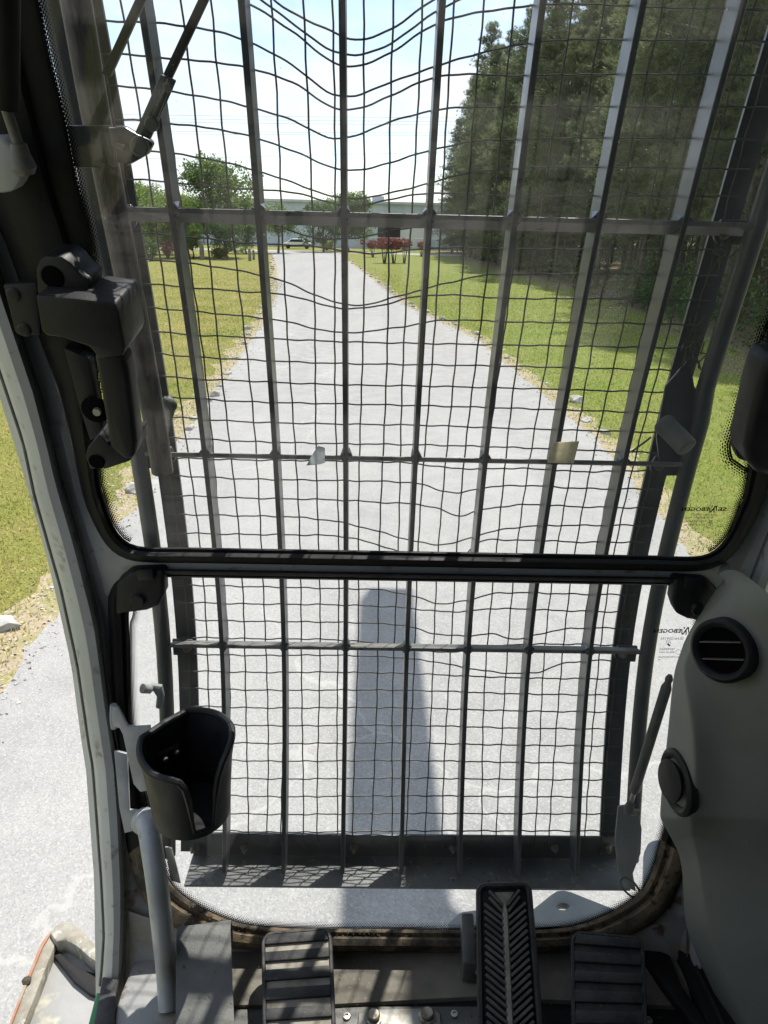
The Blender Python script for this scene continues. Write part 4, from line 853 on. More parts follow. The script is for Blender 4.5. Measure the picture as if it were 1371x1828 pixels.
# ---- cup holder
def cup():
    # axis leans with the pillar; built as an open shell with a front notch
    C0 = S(341, 1428, -.255); Ct = S(338, 1306, -.255); up_ = np.array([0, .04, 1.]); up_ /= np.linalg.norm(up_)
    e = thing('cup_holder', 'black plastic cup holder with an open front, on the left pillar', 'cup holder', tuple(C0))
    hgt = .148; base = C0+np.array([0, 0, -.026]); ex_ = np.array([1., 0, 0]); ey = np.cross(up_, ex_)
    n = 56
    def rad(q, t):
        r = .061+.012*t
        a = abs((q-math.radians(140)+math.pi) % (2*math.pi)-math.pi)          # flat mounting back
        c = math.cos(a); flatd = .052+.006*t
        return min(r, flatd/c) if c > .2 else r
    def top(q):                                           # rim height, with the low scoop and open notch facing the driver
        a = math.degrees(q) % 360; s = np.interp(a, [0, 20, 140, 180, 210, 240, 265, 274, 280, 284, 287, 318, 321, 326, 334, 346, 360], [.96, 1, 1, .96, .90, .85, .83, .80, .72, .52, .08, .08, .48, .70, .84, .92, .96])
        return s*hgt
    m_ = MB(); rows = []
    qs = list(np.linspace(0, 2*math.pi, 181)[:-1])
    for ring in range(9):
        row = []
        for q in qs:
            t_ = top(q); 
            z = [0, .25, .5, .75, 1, 1, .75, .4, .05][ring]*t_; inset = [0, 0, 0, 0, 0, .004, .0045, .0045, .0045][ring]; r = rad(q, z/hgt)-inset
            fl_ = .0045*max(0, (z/hgt-.9)/.1) if ring == 4 else 0
            row.append(base+ex_*math.cos(q)*(r+fl_)+ey*math.sin(q)*(r+fl_)+up_*(z+.004*(ring == 8)))
        rows.append(row)
    m_.grid(rows, closeu=True); bt = len(m_.V)
    m_.V += [tuple(base), tuple(base+up_*.006)]; n_ = len(qs)
    for j in range(n_): m_.F.append((j, (j+1) % n_, bt)); m_.F.append((8*n_+j, 8*n_+(j+1) % n_, bt+1))
    m_.build('shell', 'black_plastic', e, smooth=True, auto=55)
    rim = MB(); pts = []
    for q in qs+[qs[0]]:
        t_ = top(q); r = rad(q, t_/hgt)-.0015; pts.append(base+ex_*math.cos(q)*r+ey*math.sin(q)*r+up_*t_)
    rim.tube(pts, [.0055 if top(q) > .06 else .0032 for q in qs+[qs[0]]], 8, False); rim.build('rim', 'black_plastic', e, smooth=True)
    a = math.radians(140); dv = ex_*math.cos(a)+ey*math.sin(a); sd = np.cross(up_, dv)
    m_ = MB(); m_.box(base+dv*.0485+up_*.088, (.002, .024, .017), [dv, sd, up_]); pp = m_.build('mount_plate', 'black_plastic', e, bevel=.0015)
    for k in (-1, 1): m_ = MB(); m_.lathe(base+dv*.0465+up_*.088+sd*.012*k, -dv, [(0, .004), (.004, .0035), (.0055, 0)], 12); m_.build('rivet', 'strut_grey', pp, smooth=True)
    m_ = MB(); m_.box(base+dv*.075+up_*.06, (.022, .022, .05), [dv, sd, up_]); m_.build('arm', 'tube_grey', e, bevel=.004)
cup()
# ---- window latch handle at the left
lh = thing('latch_handle', 'black latch handle on the upper window frame at the left pillar', 'handle', tuple(S(150, 640, -.2)))
lbp = prism_s([(4, 508), (66, 504), (72, 600), (34, 600), (26, 594)], -.20, .01).build('base_plate', 'black_plastic', lh, bevel=.003)
for px, py in [(24, 526), (43, 589)]: m_ = MB(); c = S(px, py, -.2005); m_.lathe(c, -nrm(c), [(0, .002), (.004, .002), (.0075, .0015), (.009, 0)], 16); m_.build('screw', 'black_plastic', lbp, smooth=True)
prism_s([(64, 482), (70, 466), (80, 457), (110, 458), (126, 468), (146, 492), (160, 498), (160, 530), (66, 525)], -.235, .05).build('lug', 'black_plastic', lh, bevel=.003, seg=2)
m_ = MB(); c = S(93, 495, -.2365); m_.lathe(c, -nrm(c), [(0, .0005), (.0115, .0005), (.013, -.001)], 20); m_.build('socket_shade', 'print_black', lh, smooth=True)  # flat disc in the print black; the hole's shade is in its colour
prism_s([(63, 527), (138, 533), (206, 541), (212, 556), (224, 620), (219, 636), (176, 641), (160, 620), (112, 604), (82, 600), (73, 590)], -.268, .085).build('body', 'black_plastic', lh, bevel=.0032, seg=2)
prism_s([(166, 630), (219, 632), (228, 660), (238, 740), (244, 790), (240, 818), (224, 824), (196, 800), (184, 728), (174, 670)], -.262, .035).build('grip', 'black_plastic', lh, bevel=.007, seg=3)
prism_s([(177, 774), (197, 796), (241, 786), (243, 806), (232, 824), (190, 838), (160, 838), (152, 818), (156, 800)], -.255, .06).build('foot', 'black_plastic', lh, bevel=.0032, seg=2)
m_ = MB(); c = S(172, 825, -.257); m_.lathe(c, -nrm(c), [(0, .0005), (.009, .0005), (.0105, -.001)], 18); m_.build('socket_shade', 'print_black', lh, smooth=True)  # second black disc, coloured for the darkness of a hole
prism_s([(112, 620), (160, 640), (186, 770), (160, 790), (138, 720)], -.19, .02).build('back_plate', 'black_plastic', lh, bevel=.004)
m_ = MB(); c = S(170, 732, -.195); m_.lathe(c, -nrm(c), [(0, .001), (.016, .001), (.019, -.001)], 20); m_.build('recess', 'print_black', lh, smooth=True); m_ = MB(); m_.lathe(c+np.array([.004, 0, 0]), -nrm(c), [(0, .008), (.005, .008), (.006, .004), (.0045, 0)], 12); m_.build('screw', 'steel', lh, smooth=True)
prism_s([(66, 500), (76, 500), (82, 470), (180, 520), (232, 560), (216, 520), (200, 505)], -.19, .02).build('bridge', 'black_plastic', lh, bevel=.004)
# right handle, mostly out of view
rh = thing('window_handle', 'dark rounded window handle at the right edge, by the dotted glass border', 'handle', tuple(S(1358, 740, -.2)))
prism_s([(1372, 640), (1356, 690), (1340, 760), (1331, 800), (1335, 826), (1352, 846), (1372, 852), (1440, 852), (1470, 640)], -.235, .06).build('grip', 'black_plastic', rh, bevel=.012, seg=4)
prism_s([(1368, 612), (1336, 690), (1312, 776), (1310, 800), (1318, 820), (1350, 832), (1420, 832), (1440, 612)], -.168, .016).build('base_plate', 'window_frame_black', rh, bevel=.004)
# ---- upper left gas strut on a pale bracket
gs = thing('gas_strut', 'dark gas strut with a ball joint on a pale bracket at the upper left', 'gas strut', tuple(S(38, 300, -.23)), 'gas struts')
m_ = MB(); m_.tube([S(6, -200, -.25), S(8, 190, -.24)], .014, 12); m_.build('cylinder', 'rubber_black', gs, smooth=True)
m_ = MB(); m_.tube([S(10, 190, -.24), S(36, 268, -.235)], .0055, 10); m_.build('rod', 'strut_grey', gs, smooth=True)
m_ = MB(); m_.tube([S(33, 256, -.235), S(36, 275, -.235), S(44, 300, -.235), S(48, 312, -.235)], [.008, .010, .0125, .008], 12); m_.build('ball_joint', 'strut_grey', gs, smooth=True)
prism_s([(-30, 246), (4, 246), (20, 262), (34, 292), (36, 322), (24, 342), (2, 346), (-30, 340)], -.225, .03).build('bracket', 'pillar_grey', gs, bevel=.005)
# ---- duct console at the right
dc = thing('duct_console', 'grey plastic air duct console with two round vents at the right', 'console', (.47, .9, 1.96))
CT = [[(1303, 1044, -.235), (1316, 1036, -.245), (1332, 1034, -.265), (1352, 1040, -.30), (1380, 1066, -.34)],
      [(1272, 1076, -.235), (1288, 1072, -.26), (1320, 1062, -.285), (1364, 1064, -.33), (1410, 1090, -.37)],
      [(1239, 1128, -.235), (1253, 1128, -.27), (1300, 1128, -.30), (1372, 1128, -.345), (1450, 1130, -.385)],
      [(1207, 1178, -.235), (1216, 1182, -.275), (1290, 1190, -.31), (1372, 1195, -.36), (1470, 1195, -.40)],
      [(1198, 1220, -.235), (1224, 1226, -.295), (1290, 1232, -.32), (1372, 1240, -.37), (1480, 1240, -.41)],
      [(1190, 1312, -.235), (1239, 1308, -.325), (1300, 1316, -.335), (1372, 1320, -.375), (1480, 1320, -.415)],
      [(1179, 1398, -.23), (1240, 1396, -.335), (1300, 1402, -.345), (1372, 1405, -.38), (1480, 1405, -.42)],
      [(1175, 1462, -.225), (1232, 1456, -.33), (1300, 1462, -.345), (1372, 1465, -.38), (1480, 1465, -.42)],
      [(1199, 1504, -.215), (1236, 1494, -.295), (1300, 1508, -.33), (1372, 1512, -.37), (1480, 1512, -.41)],
      [(1216, 1538, -.21), (1246, 1536, -.28), (1300, 1548, -.32), (1372, 1552, -.36), (1480, 1552, -.40)],
      [(1218, 1613, -.215), (1256, 1613, -.29), (1310, 1613, -.325), (1372, 1613, -.36), (1480, 1613, -.40)],
      [(1222, 1669, -.22), (1266, 1669, -.30), (1320, 1669, -.335), (1380, 1669, -.37), (1490, 1669, -.41)],
      [(1262, 1750, -.225), (1300, 1750, -.32), (1350, 1750, -.35), (1400, 1750, -.38), (1500, 1750, -.42)],
      [(1310, 1860, -.23), (1350, 1860, -.34), (1390, 1860, -.36), (1440, 1860, -.39), (1520, 1860, -.43)]]
CP = [[S(*c) for c in r] for r in CT]
def lp_(a, b_, t): return a+(b_-a)*t
CP = [[r[0], lp_(r[0], r[1], .14), lp_(r[0], r[1], .86), r[1], lp_(r[1], r[2], .14), r[2], r[3], r[4]] for r in CP]
rows_ = []
for i_, r in enumerate(CP):
    if i_ in (7, 8): rows_.append([lp_(a, b_, .82) for a, b_ in zip(CP[i_-1], r)])
    rows_.append(r)
    if i_ in (7, 8): rows_.append([lp_(a, b_, .18) for a, b_ in zip(r, CP[i_+1])])
CP = rows_
CP = [[r[0]+nrm(r[0])*.05+np.array([.03, 0, 0])]+r for r in CP]; top0 = [p+np.array([.0, .04, -.004]) for p in CP[0]]; CP = [top0]+CP
m_ = MB(); m_.grid(CP); body = m_.build('body', 'trim_green_grey', dc, smooth=True, auto=180)
sub = body.modifiers.new('sub', 'SUBSURF'); sub.levels = 3; sub.render_levels = 3; sub.subdivision_type = 'CATMULL_CLARK'
def vent(c, axis, r, closed, tilt=0):
    sk = -.009 if closed else -.022
    ax = np.array(axis); ax = ax/np.linalg.norm(ax)
    m_ = MB(); m_.lathe(c, ax, [(r*1.13, sk), (r*1.13, .002), (r*1.06, .0045), (r*1.0, .006), (r*.86, .0035), (r*.80, -.002), (r*.80, -.012)], 48); v = m_.build('vent', 'black_plastic', dc, smooth=True, auto=50)
    a = np.cross(ax, (0, 0, 1)); a /= np.linalg.norm(a); b_ = np.cross(ax, a)
    m_ = MB(); m_.lathe(c-ax*.007, ax, [(0, 0), (r*.81, 0)], 32); m_.build('backing', 'print_black', v)
    if not closed:
        a2 = a*math.cos(tilt)+b_*math.sin(tilt); b2 = np.cross(ax, a2)
        for k in (-.3, .3): m_ = MB(); m_.box(c-ax*.002+b2*r*k, (r*.74, .0009, .004), [a2, b2, ax]); m_.build('louvre', 'strut_grey', v)
    else:
        a2 = a; m_ = MB(); rr = []
        dz = ax*.8+np.array([-.3, -.1, .1]); dz /= np.linalg.norm(dz)
        m_.lathe(c+ax*.004+np.array([-.006, 0, .003]), dz, [(0, -.004), (r*.66, -.004), (r*.72, 0), (r*.72, .003), (r*.64, .005), (0, .005)], 36); m_.build('flap', 'black_plastic', v, smooth=True, auto=40)
    return v
bpy.context.view_layer.update()
dg = bpy.context.evaluated_depsgraph_get(); ev = body.evaluated_get(dg)
def hit(px, py):
    d = ray(px, py); o_ = Vector(CAM-ORG[dc.name]); ok, p, n_, i_ = ev.ray_cast(o_, Vector(d).normalized())
    p = np.array(p)+ORG[dc.name]; n_ = np.array(n_); n_ = n_ if n_@(CAM-p) > 0 else -n_; return p, n_
p, n_ = hit(1296, 1156); q, n2 = hit(1210, 1395)
vent(p+n_*.022+np.array([.006, 0, 0]), n_*.8+np.array([-.15, -.15, .1]), 50/FPX*np.linalg.norm(p-CAM)/1.12, False, .45)
vent(q+n2*.010+np.array([.008, 0, 0]), n2, 50/FPX*np.linalg.norm(q-CAM)/1.12, True)
# ------------------------------------------------------------------ the front guard
gd = thing('front_guard', 'dark steel front guard of vertical bars, cross bars and wire mesh before the windows', 'guard', (0, 1.1, 1.95))
S_BOT = Sarc(700, 1562, 0.0)[1]; S_TOP = .45
ROWS = [Sarc(765, 387, 0)[1], Sarc(737, 820, 0)[1], Sarc(725, 1160, 0)[1]]; ROWS = [ROWS[0]-.39] + ROWS
BX = [(k-3)*.12 for k in range(7)]
for bx_ in BX:
    m_ = MB(); rows = []
    for s in np.linspace(S_TOP, S_BOT, 46):
        dp = .045 if s < S_BOT-.07 else .045-.012*(s-(S_BOT-.07))/.07
        rows.append([A(bx_-.0042, s, 0), A(bx_+.0042, s, 0), A(bx_+.0042, s, dp), A(bx_-.0042, s, dp)])
    m_.grid(rows, closeu=True); n = len(m_.V); m_.F += [(0, 1, 2, 3), (n-1, n-2, n-3, n-4)]; m_.build('bar', 'guard_paint', gd, bevel=.0011, seg=1, auto=30)
for s in ROWS:
    cd_ = np.array([0, math.cos(.35), -math.sin(.35)]); cu_ = np.array([0, math.sin(.35), math.cos(.35)]); m_ = MB(); f_ = [[A(x, s, .002)+cu_*.0036, A(x, s, .002)-cu_*.0036, A(x, s, .002)-cu_*.0036+cd_*.037, A(x, s, .002)+cu_*.0036+cd_*.037] for x in np.linspace(-.462, .462, 3)]
    m_.grid(f_, closeu=True); m_.F += [(0, 1, 2, 3), (11, 10, 9, 8)]; m_.build('cross_bar', 'crossbar_dusty', gd, bevel=.0011, seg=1, auto=30)
    for bx_ in BX:                                       # weld beads in the four corners of the joint
        m_ = MB()
        for sx in (-1, 1):
            for sz in (-1, 1):
                x0 = bx_+sx*.0042; s0 = s+sz*.0042; L_ = random.uniform(.004, .008)
                c0 = A(x0-sx*.002, s0-sz*.002, .0015); pts = [c0, A(x0+sx*L_, s0-sz*.001, .004), A(x0-sx*.001, s0+sz*L_*random.uniform(.8, 1.3), .004), A(x0+sx*.001, s0+sz*.001, .034), A(x0+sx*L_*.4, s0+sz*L_*.4, .005)]
                m_.add(pts, [(0, 1, 4), (0, 4, 2), (1, 3, 4), (4, 3, 2), (0, 3, 1), (0, 2, 3)])
        m_.build('weld', 'guard_paint', gd, kind='stuff')
# wire mesh
MO = .051; PITCH_W = .0377
def wobble(x, k): return .0016*math.sin(math.pi*x/PITCH_W+k*math.pi)
HW = {  # each crosswise wire as points along its length, from the left
 1: [(300, -60), (445, -45), (470, -18), (602, 60), (625, 70), (690, 56), (770, 2), (915, -75), (1200, -100)],
 2: [(300, -60), (445, -14), (520, 40), (602, 94), (625, 98), (690, 82), (770, 26), (915, -34), (1200, -45)],
 3: [(300, -14), (445, 7), (520, 55), (602, 114), (625, 119), (690, 98), (770, 47), (915, 14), (1200, 14)],
 4: [(200, 38), (300, 43), (445, 75), (520, 115), (602, 171), (625, 172), (690, 150), (770, 121), (915, 82), (1200, 72), (1360, 74)],
 5: [(200, 96), (300, 104), (445, 122), (520, 146), (602, 194), (640, 194), (690, 174), (770, 140), (915, 135), (1200, 133), (1360, 135)],
 6: [(230, 155), (300, 163), (445, 191), (520, 214), (602, 248), (640, 240), (690, 220), (770, 198), (915, 191), (1200, 191), (1340, 191)],
 7: [(230, 214), (300, 220), (445, 243), (520, 268), (602, 301), (640, 304), (690, 292), (770, 268), (850, 252), (915, 249), (1200, 247), (1330, 249)],
 8: [(240, 268), (300, 273), (445, 301), (520, 325), (602, 352), (640, 354), (690, 346), (770, 326), (850, 306), (915, 301), (1200, 300), (1320, 302)],
 9: [(240, 320), (300, 325), (445, 338), (520, 343), (602, 364), (640, 368), (690, 357), (740, 348), (915, 349), (1200, 350), (1310, 351)],
 10: [(250, 372), (300, 374), (445, 392), (475, 396), (530, 416), (602, 427), (640, 424), (700, 412), (760, 402), (850, 399), (1200, 399), (1300, 400)],
 11: [(250, 416), (300, 419), (445, 434), (560, 440), (612, 447), (660, 453), (700, 450), (770, 443), (915, 444), (1200, 446), (1290, 446)],
 12: [(255, 462), (300, 466), (440, 486), (500, 500), (560, 525), (612, 543), (650, 544), (720, 526), (800, 505), (860, 492), (920, 490), (1200, 490), (1280, 492)],
 13: [(260, 506), (300, 510), (440, 521), (520, 528), (580, 545), (620, 551), (680, 545), (730, 532), (920, 533), (1200, 535), (1270, 537)],
 14: [(265, 549), (300, 552), (440, 565), (500, 572), (570, 588), (612, 594), (650, 592), (720, 583), (770, 574), (920, 575), (1200, 579), (1260, 581)],
 15: [(270, 590), (300, 594), (440, 602), (612, 610), (745, 613), (920, 616), (1200, 621), (1255, 622)],
 16: [(275, 630), (300, 633), (440, 642), (612, 649), (745, 651), (920, 654), (1200, 661), (1250, 662)],
 17: [(280, 669), (300, 672), (440, 680), (612, 687), (745, 689), (920, 693), (1180, 700), (1245, 701)],
 18: [(282, 708), (440, 717), (612, 721), (745, 724), (920, 729), (1180, 737)],
 19: [(285, 744), (440, 753), (612, 757), (745, 759), (920, 765), (1180, 772)],
 20: [(290, 781), (440, 788), (612, 792), (745, 794), (920, 799), (1100, 806), (1170, 808)],
 21: [(290, 817), (440, 821), (612, 823), (745, 828), (800, 835), (848, 837), (920, 836), (1040, 842), (1160, 840)],
 22: [(295, 849), (440, 855), (612, 858), (700, 860), (745, 863), (790, 876), (823, 880), (850, 873), (920, 867), (1040, 872), (1160, 873)],
 23: [(297, 884), (440, 889), (612, 893), (700, 898), (745, 900), (785, 909), (820, 921), (848, 913), (920, 902), (1040, 905), (1150, 907)],
 24: [(300, 918), (440, 921), (540, 924), (612, 933), (680, 950), (740, 966), (780, 972), (820, 967), (848, 957), (920, 942), (1040, 938), (1150, 938)],
 25: [(302, 951), (440, 954), (540, 955), (612, 958), (680, 974), (740, 995), (780, 1004), (820, 1000), (850, 972), (920, 965), (1040, 968), (1140, 968)],
 26: [(305, 983), (440, 986), (612, 989), (740, 1012), (800, 1020), (850, 1008), (920, 998), (1040, 998), (1140, 999)],
 27: [(308, 1014), (440, 1017), (612, 1020), (720, 1026), (800, 1033), (830, 1030), (920, 1026), (1040, 1030), (1140, 1031)],
 28: [(310, 1044), (440, 1047), (612, 1051), (680, 1053), (725, 1061), (760, 1071), (780, 1077), (836, 1071), (880, 1060), (920, 1058), (1000, 1060), (1130, 1062)],
 29: [(312, 1075), (440, 1078), (612, 1080), (725, 1085), (780, 1091), (836, 1091), (870, 1087), (920, 1087), (1000, 1090), (1130, 1093)],
 30: [(314, 1106), (440, 1109), (612, 1111), (680, 1113), (725, 1117), (770, 1130), (836, 1135), (880, 1132), (920, 1141), (970, 1130), (1010, 1123), (1060, 1121), (1130, 1123)],
 31: [(316, 1137), (440, 1140), (612, 1143), (680, 1149), (725, 1157), (780, 1164), (836, 1161), (920, 1151), (1000, 1150), (1130, 1153)],
 32: [(318, 1167), (440, 1170), (612, 1170), (725, 1175), (780, 1182), (836, 1193), (920, 1202), (960, 1200), (1000, 1186), (1040, 1180), (1130, 1181)],
 33: [(320, 1197), (440, 1200), (612, 1200), (725, 1202), (836, 1207), (920, 1210), (1130, 1212)]}
y0 = 1231.6
for k in range(9):
    HW[34+k] = [(322+k, 1228+31.4*k), (440, 1231.6+31.6*k), (725, 1232+31.4*k), (920, 1238.5+30.6*k), (1125-k*3, 1241.5+30.2*k)]
def hermite(xs, ys, x):
    xs = np.array(xs); ys = np.array(ys); d = np.gradient(ys, xs); i = np.clip(np.searchsorted(xs, x)-1, 0, len(xs)-2); h = xs[i+1]-xs[i]; t = np.clip((x-xs[i])/h, -.3, 1.3)
    r = ys[i]*(2*t**3-3*t**2+1)+h*d[i]*(t**3-2*t**2+t)+ys[i+1]*(-2*t**3+3*t**2)+h*d[i+1]*(t**3-t**2); return r
XW = np.linspace(-.452, .452, 121)
for k, pts in HW.items():
    c = [Sarc(px, py, MO) for px, py in pts]; xs = [q[0] for q in c]; ss = [q[1] for q in c]
    if xs[0] > -.452: xs = [-.47]+xs; ss = [ss[0]]+ss
    if xs[-1] < .452: xs = xs+[.47]; ss = ss+[ss[-1]]
    se = hermite(xs, ss, XW); se = np.where(XW < xs[0], ss[0], np.where(XW > xs[-1], ss[-1], se))
    P = [A(x, s+(.0004 if k < 20 else .0006)*math.sin(2*math.pi*x/PITCH_W+k*math.pi), MO+wobble(x, k)) for x, s in zip(XW, se)]
    m_ = MB(); m_.tube(P, .00138, 6); m_.build('wire', 'guard_wire', gd, smooth=True)
k = 0
# extra wires above the frame's top edge
for j in range(4):
    s = Sarc(300, -60, MO)[1]-.04*(j+1); m_ = MB(); m_.tube([A(x, s, MO+wobble(x, j)) for x in XW[::2]], .0018, 6); m_.build('wire', 'guard_wire', gd, smooth=True)
s_end = Sarc(700, 1512, MO)[1]
for j in range(24):
    x0 = -.4355+PITCH_W*j; ph = random.uniform(0, 6); P = []
    for s in np.linspace(.5, s_end, 120):
        dent = .0035*math.sin(s*2.1+ph)+(.002*math.sin(s*9+ph))
        P.append(A(x0+dent+.0006*math.sin(2*math.pi*s/.076), s, MO+.0034*0+.0017*math.sin(math.pi*s/.0377+j*math.pi)))
    m_ = MB(); m_.tube(P, .00138, 6); m_.build('wire', 'guard_wire', gd, smooth=True)
m_ = MB(); m_.tube([A(*Sarc(px, py, MO+.004), MO+.004) for px, py in smoothpath([(1128, 806), (1140, 797), (1150, 790), (1162, 780)], 12)], .0018, 6); m_.build('loose_wire', 'guard_wire', gd, smooth=True)
# side plates, pipes and lugs
for sg in (-1, 1):
    m_ = MB(); rows = []
    for s in np.linspace(S_TOP, S_BOT-.015, 40):
        rows.append([A(sg*.424, s, MO+.006), A(sg*.463, s, MO+.006), A(sg*.463, s, MO+.012), A(sg*.424, s, MO+.012)])
    m_.grid(rows, closeu=True); m_.build('side_plate', 'guard_paint', gd)
    m_ = MB(); m_.tube([A(sg*(.468 if s < 1.9 else .476), s, .012) for s in np.linspace(S_TOP, S_BOT-.03, 40)], .0145, 14); m_.build('side_pipe', 'guard_paint', gd, smooth=True, auto=60)
    for s in ROWS:                                       # bolted ears at the cross bars
        c = A(sg*.437, s+.02, .034); m_ = MB(); tn = (A(0, s+.01, 0)-A(0, s-.01, 0))/.02; nn = nrm(c); ex_ = np.array([1., 0, 0])
        out_ = [c+ex_*sg*.028-tn*.018, c-ex_*sg*.012-tn*.018]+[c-ex_*sg*.003*0+.017*(-ex_*sg*math.cos(q)+tn*math.sin(q)) for q in np.linspace(0, math.pi/2, 6)]+[c+ex_*sg*.028+tn*.017]
        m_.prism(out_, nn*.006); ear = m_.build('ear', 'guard_paint', gd, bevel=.0015)
        m_ = MB(); m_.lathe(c-ex_*sg*.001, -nn, [(.0095, 0), (.0095, .0015), (.0065, .002), (.006, .006), (0, .0065)], 12); m_.build('bolt', 'bolt', ear, smooth=True, auto=35)
    c0, c1 = (A(-.405, 1.13+.26, -.01), A(-.415, 1.20+.26, .0)) if sg < 0 else (A(.43, 1.12+.26, -.0), A(.452, 1.19+.26, -.03))
# rubber stops on the guard frame
c0, c1 = S(1186, 757, .01), S(1228, 800, -.04); ax = (c1-c0)/np.linalg.norm(c1-c0); L_ = np.linalg.norm(c1-c0)
m_ = MB(); m_.lathe(c0, ax, [(0, -.004), (.017, -.004), (.019, 0), (.019, .004), (.0175, .006), (.0175, L_-.004), (.0165, L_-.001), (.0135, L_), (0, L_)], 24); m_.build('rubber_stop', 'bumper', gd, smooth=True, auto=40)
c0, c1 = S(301, 716, .02), S(283, 790, -.05); ax = (c1-c0)/np.linalg.norm(c1-c0); L_ = np.linalg.norm(c1-c0)
m_ = MB(); m_.lathe(c0, ax, [(0, -.004), (.009, -.004), (.010, .0), (.015, .004), (.015, .010), (.0135, .012), (.012, L_*.7), (.009, L_), (0, L_)], 20); m_.build('rubber_stop', 'bumper', gd, smooth=True, auto=40)
m_ = prism_s([(1188, 690), (1232, 640), (1240, 690), (1262, 720), (1250, 800), (1232, 850), (1180, 850), (1172, 780)], .03, .006); m_.build('gusset', 'guard_paint', gd, bevel=.002)
m_ = prism_s([(255, 762), (290, 752), (300, 800), (296, 840), (262, 836)], .03, .006); m_.build('gusset', 'guard_paint', gd, bevel=.002)
# worn tube running up the left side, outside the glass
m_ = MB(); m_.tube([S(x, y, -.055) for x, y in smoothpath([(112, -120), (135, 0), (170, 200), (215, 430), (258, 650), (284, 800), (290, 842)], 40)], .0175, 14); m_.build('worn_tube', 'grimy_tube', gd, smooth=True, auto=60)
# bottom tray
zt, y0, y1 = 1.957, 1.058, 1.134
m_ = MB(); m_.box((.015, (y0+y1)/2, zt-.003), (.455, (y1-y0)/2, .003)); tray = m_.build('tray', 'tray_paint', gd, bevel=.001)
m_ = MB(); m_.box((.015, y1+.0035, zt+.026), (.455, .003, .031)); tbk = m_.build('tray_back', 'guard_paint', gd, bevel=.001)
for px in (345, 437, 632, 808, 990, 1085):
    c = YP(px, 1513, y1); m_ = MB(); m_.lathe(c, (0, -1, 0), [(.009, 0), (.009, .002), (.006, .0025), (.0055, .009), (.003, .0095), (.003, .014), (0, .0145)], 10); m_.build('bolt', 'bolt', tbk, smooth=True, auto=35)
m_ = prism_s([(1104, 1440), (1122, 1437), (1140, 1450), (1146, 1480), (1144, 1524), (1130, 1560), (1136, 1592), (1122, 1586), (1104, 1556), (1098, 1500)], -.012, .006); m_.build('end_plate', 'lug_grey', gd, bevel=.0015)
m_ = prism_s([(294, 1512), (306, 1514), (318, 1560), (322, 1578), (304, 1572)], -.012, .006); m_.build('end_plate', 'lug_grey', gd, bevel=.0015)
m_ = MB(); m_.tube([S(x, y, -.05) for x, y in smoothpath([(1142, 1590), (1130, 1574), (1116, 1566), (1108, 1572), (1112, 1586), (1124, 1598), (1134, 1602)], 24)], .0022, 6); m_.build('wire_loop', 'strut_grey', gd, smooth=True)
for px, py, o_ in [(1236, 612, .04), (1245, 590, .04), (1238, 630, .035), (1290, 438, .02), (1120, 1110, .045)]:      # wads of dirt and straw caught behind the plate
    c = S(px, py, o_); m_ = MB()
    for j in range(26): d = np.array([random.gauss(0, .006), random.gauss(0, .004), random.gauss(0, .016)]); m_.tube([c+d, c+d+np.array([random.gauss(0, .006), random.gauss(0, .003), random.gauss(0, .012)])], .0012, 3)
    m_.build('caught_straw', 'gunk', gd, kind='stuff')
# ---- lower gas strut and left ball stud
gs2 = thing('gas_strut', 'grey gas strut leaning behind the right console, ball joint at its foot', 'gas strut', tuple(S(1122, 1446, -.03)), 'gas struts')
p0, p1 = S(1195, 1210, -.075), S(1122, 1446, -.035); dv = p1-p0
m_ = MB(); m_.tube([p0+dv*t for t in (-.02, 0, .015, .03, .05)], [.004, .0068, .0072, .006, .0075], 12); m_.build('end_cap', 'strut_grey', gs2, smooth=True)
m_ = MB(); m_.tube([p0+dv*t for t in (.05, .07, .84, .86)], [.008, .0098, .0098, .007], 14); m_.build('cylinder', 'strut_grey', gs2, smooth=True, auto=40)
m_ = MB(); m_.tube([p0+dv*t for t in (.86, .95)], .0045, 10); m_.build('rod', 'steel', gs2, smooth=True)
m_ = MB(); m_.tube([p0+dv*t for t in (.93, .96, 1.0, 1.03)], [.006, .0085, .0095, .006], 12); m_.build('ball_joint', 'bumper', gs2, smooth=True)
m_ = MB(); c = S(1130, 1450, -.03); m_.lathe(c, (1, 0, 0), [(0, -.012), (.007, -.012), (.007, .012), (0, .012)], 12); m_.build('pin', 'bolt', gs2, smooth=True)
bs = thing('ball_stud', 'grey ball stud on the lower window edge above the cup holder', 'ball stud', tuple(S(262, 1232, -.13)))
m_ = MB(); m_.tube([S(254, 1229, -.142), S(268, 1230, -.132)], [.0085, .0085], 14); m_.build('collar', 'lug_grey', bs, smooth=True, auto=40)
m_ = MB(); m_.tube([S(266, 1231, -.12), S(274, 1226, -.12), S(282, 1228, -.12), S(287, 1242, -.12), S(284, 1262, -.12)], [.005, .0075, .0095, .007, .006], 12); m_.build('ball', 'lug_grey', bs, smooth=True)
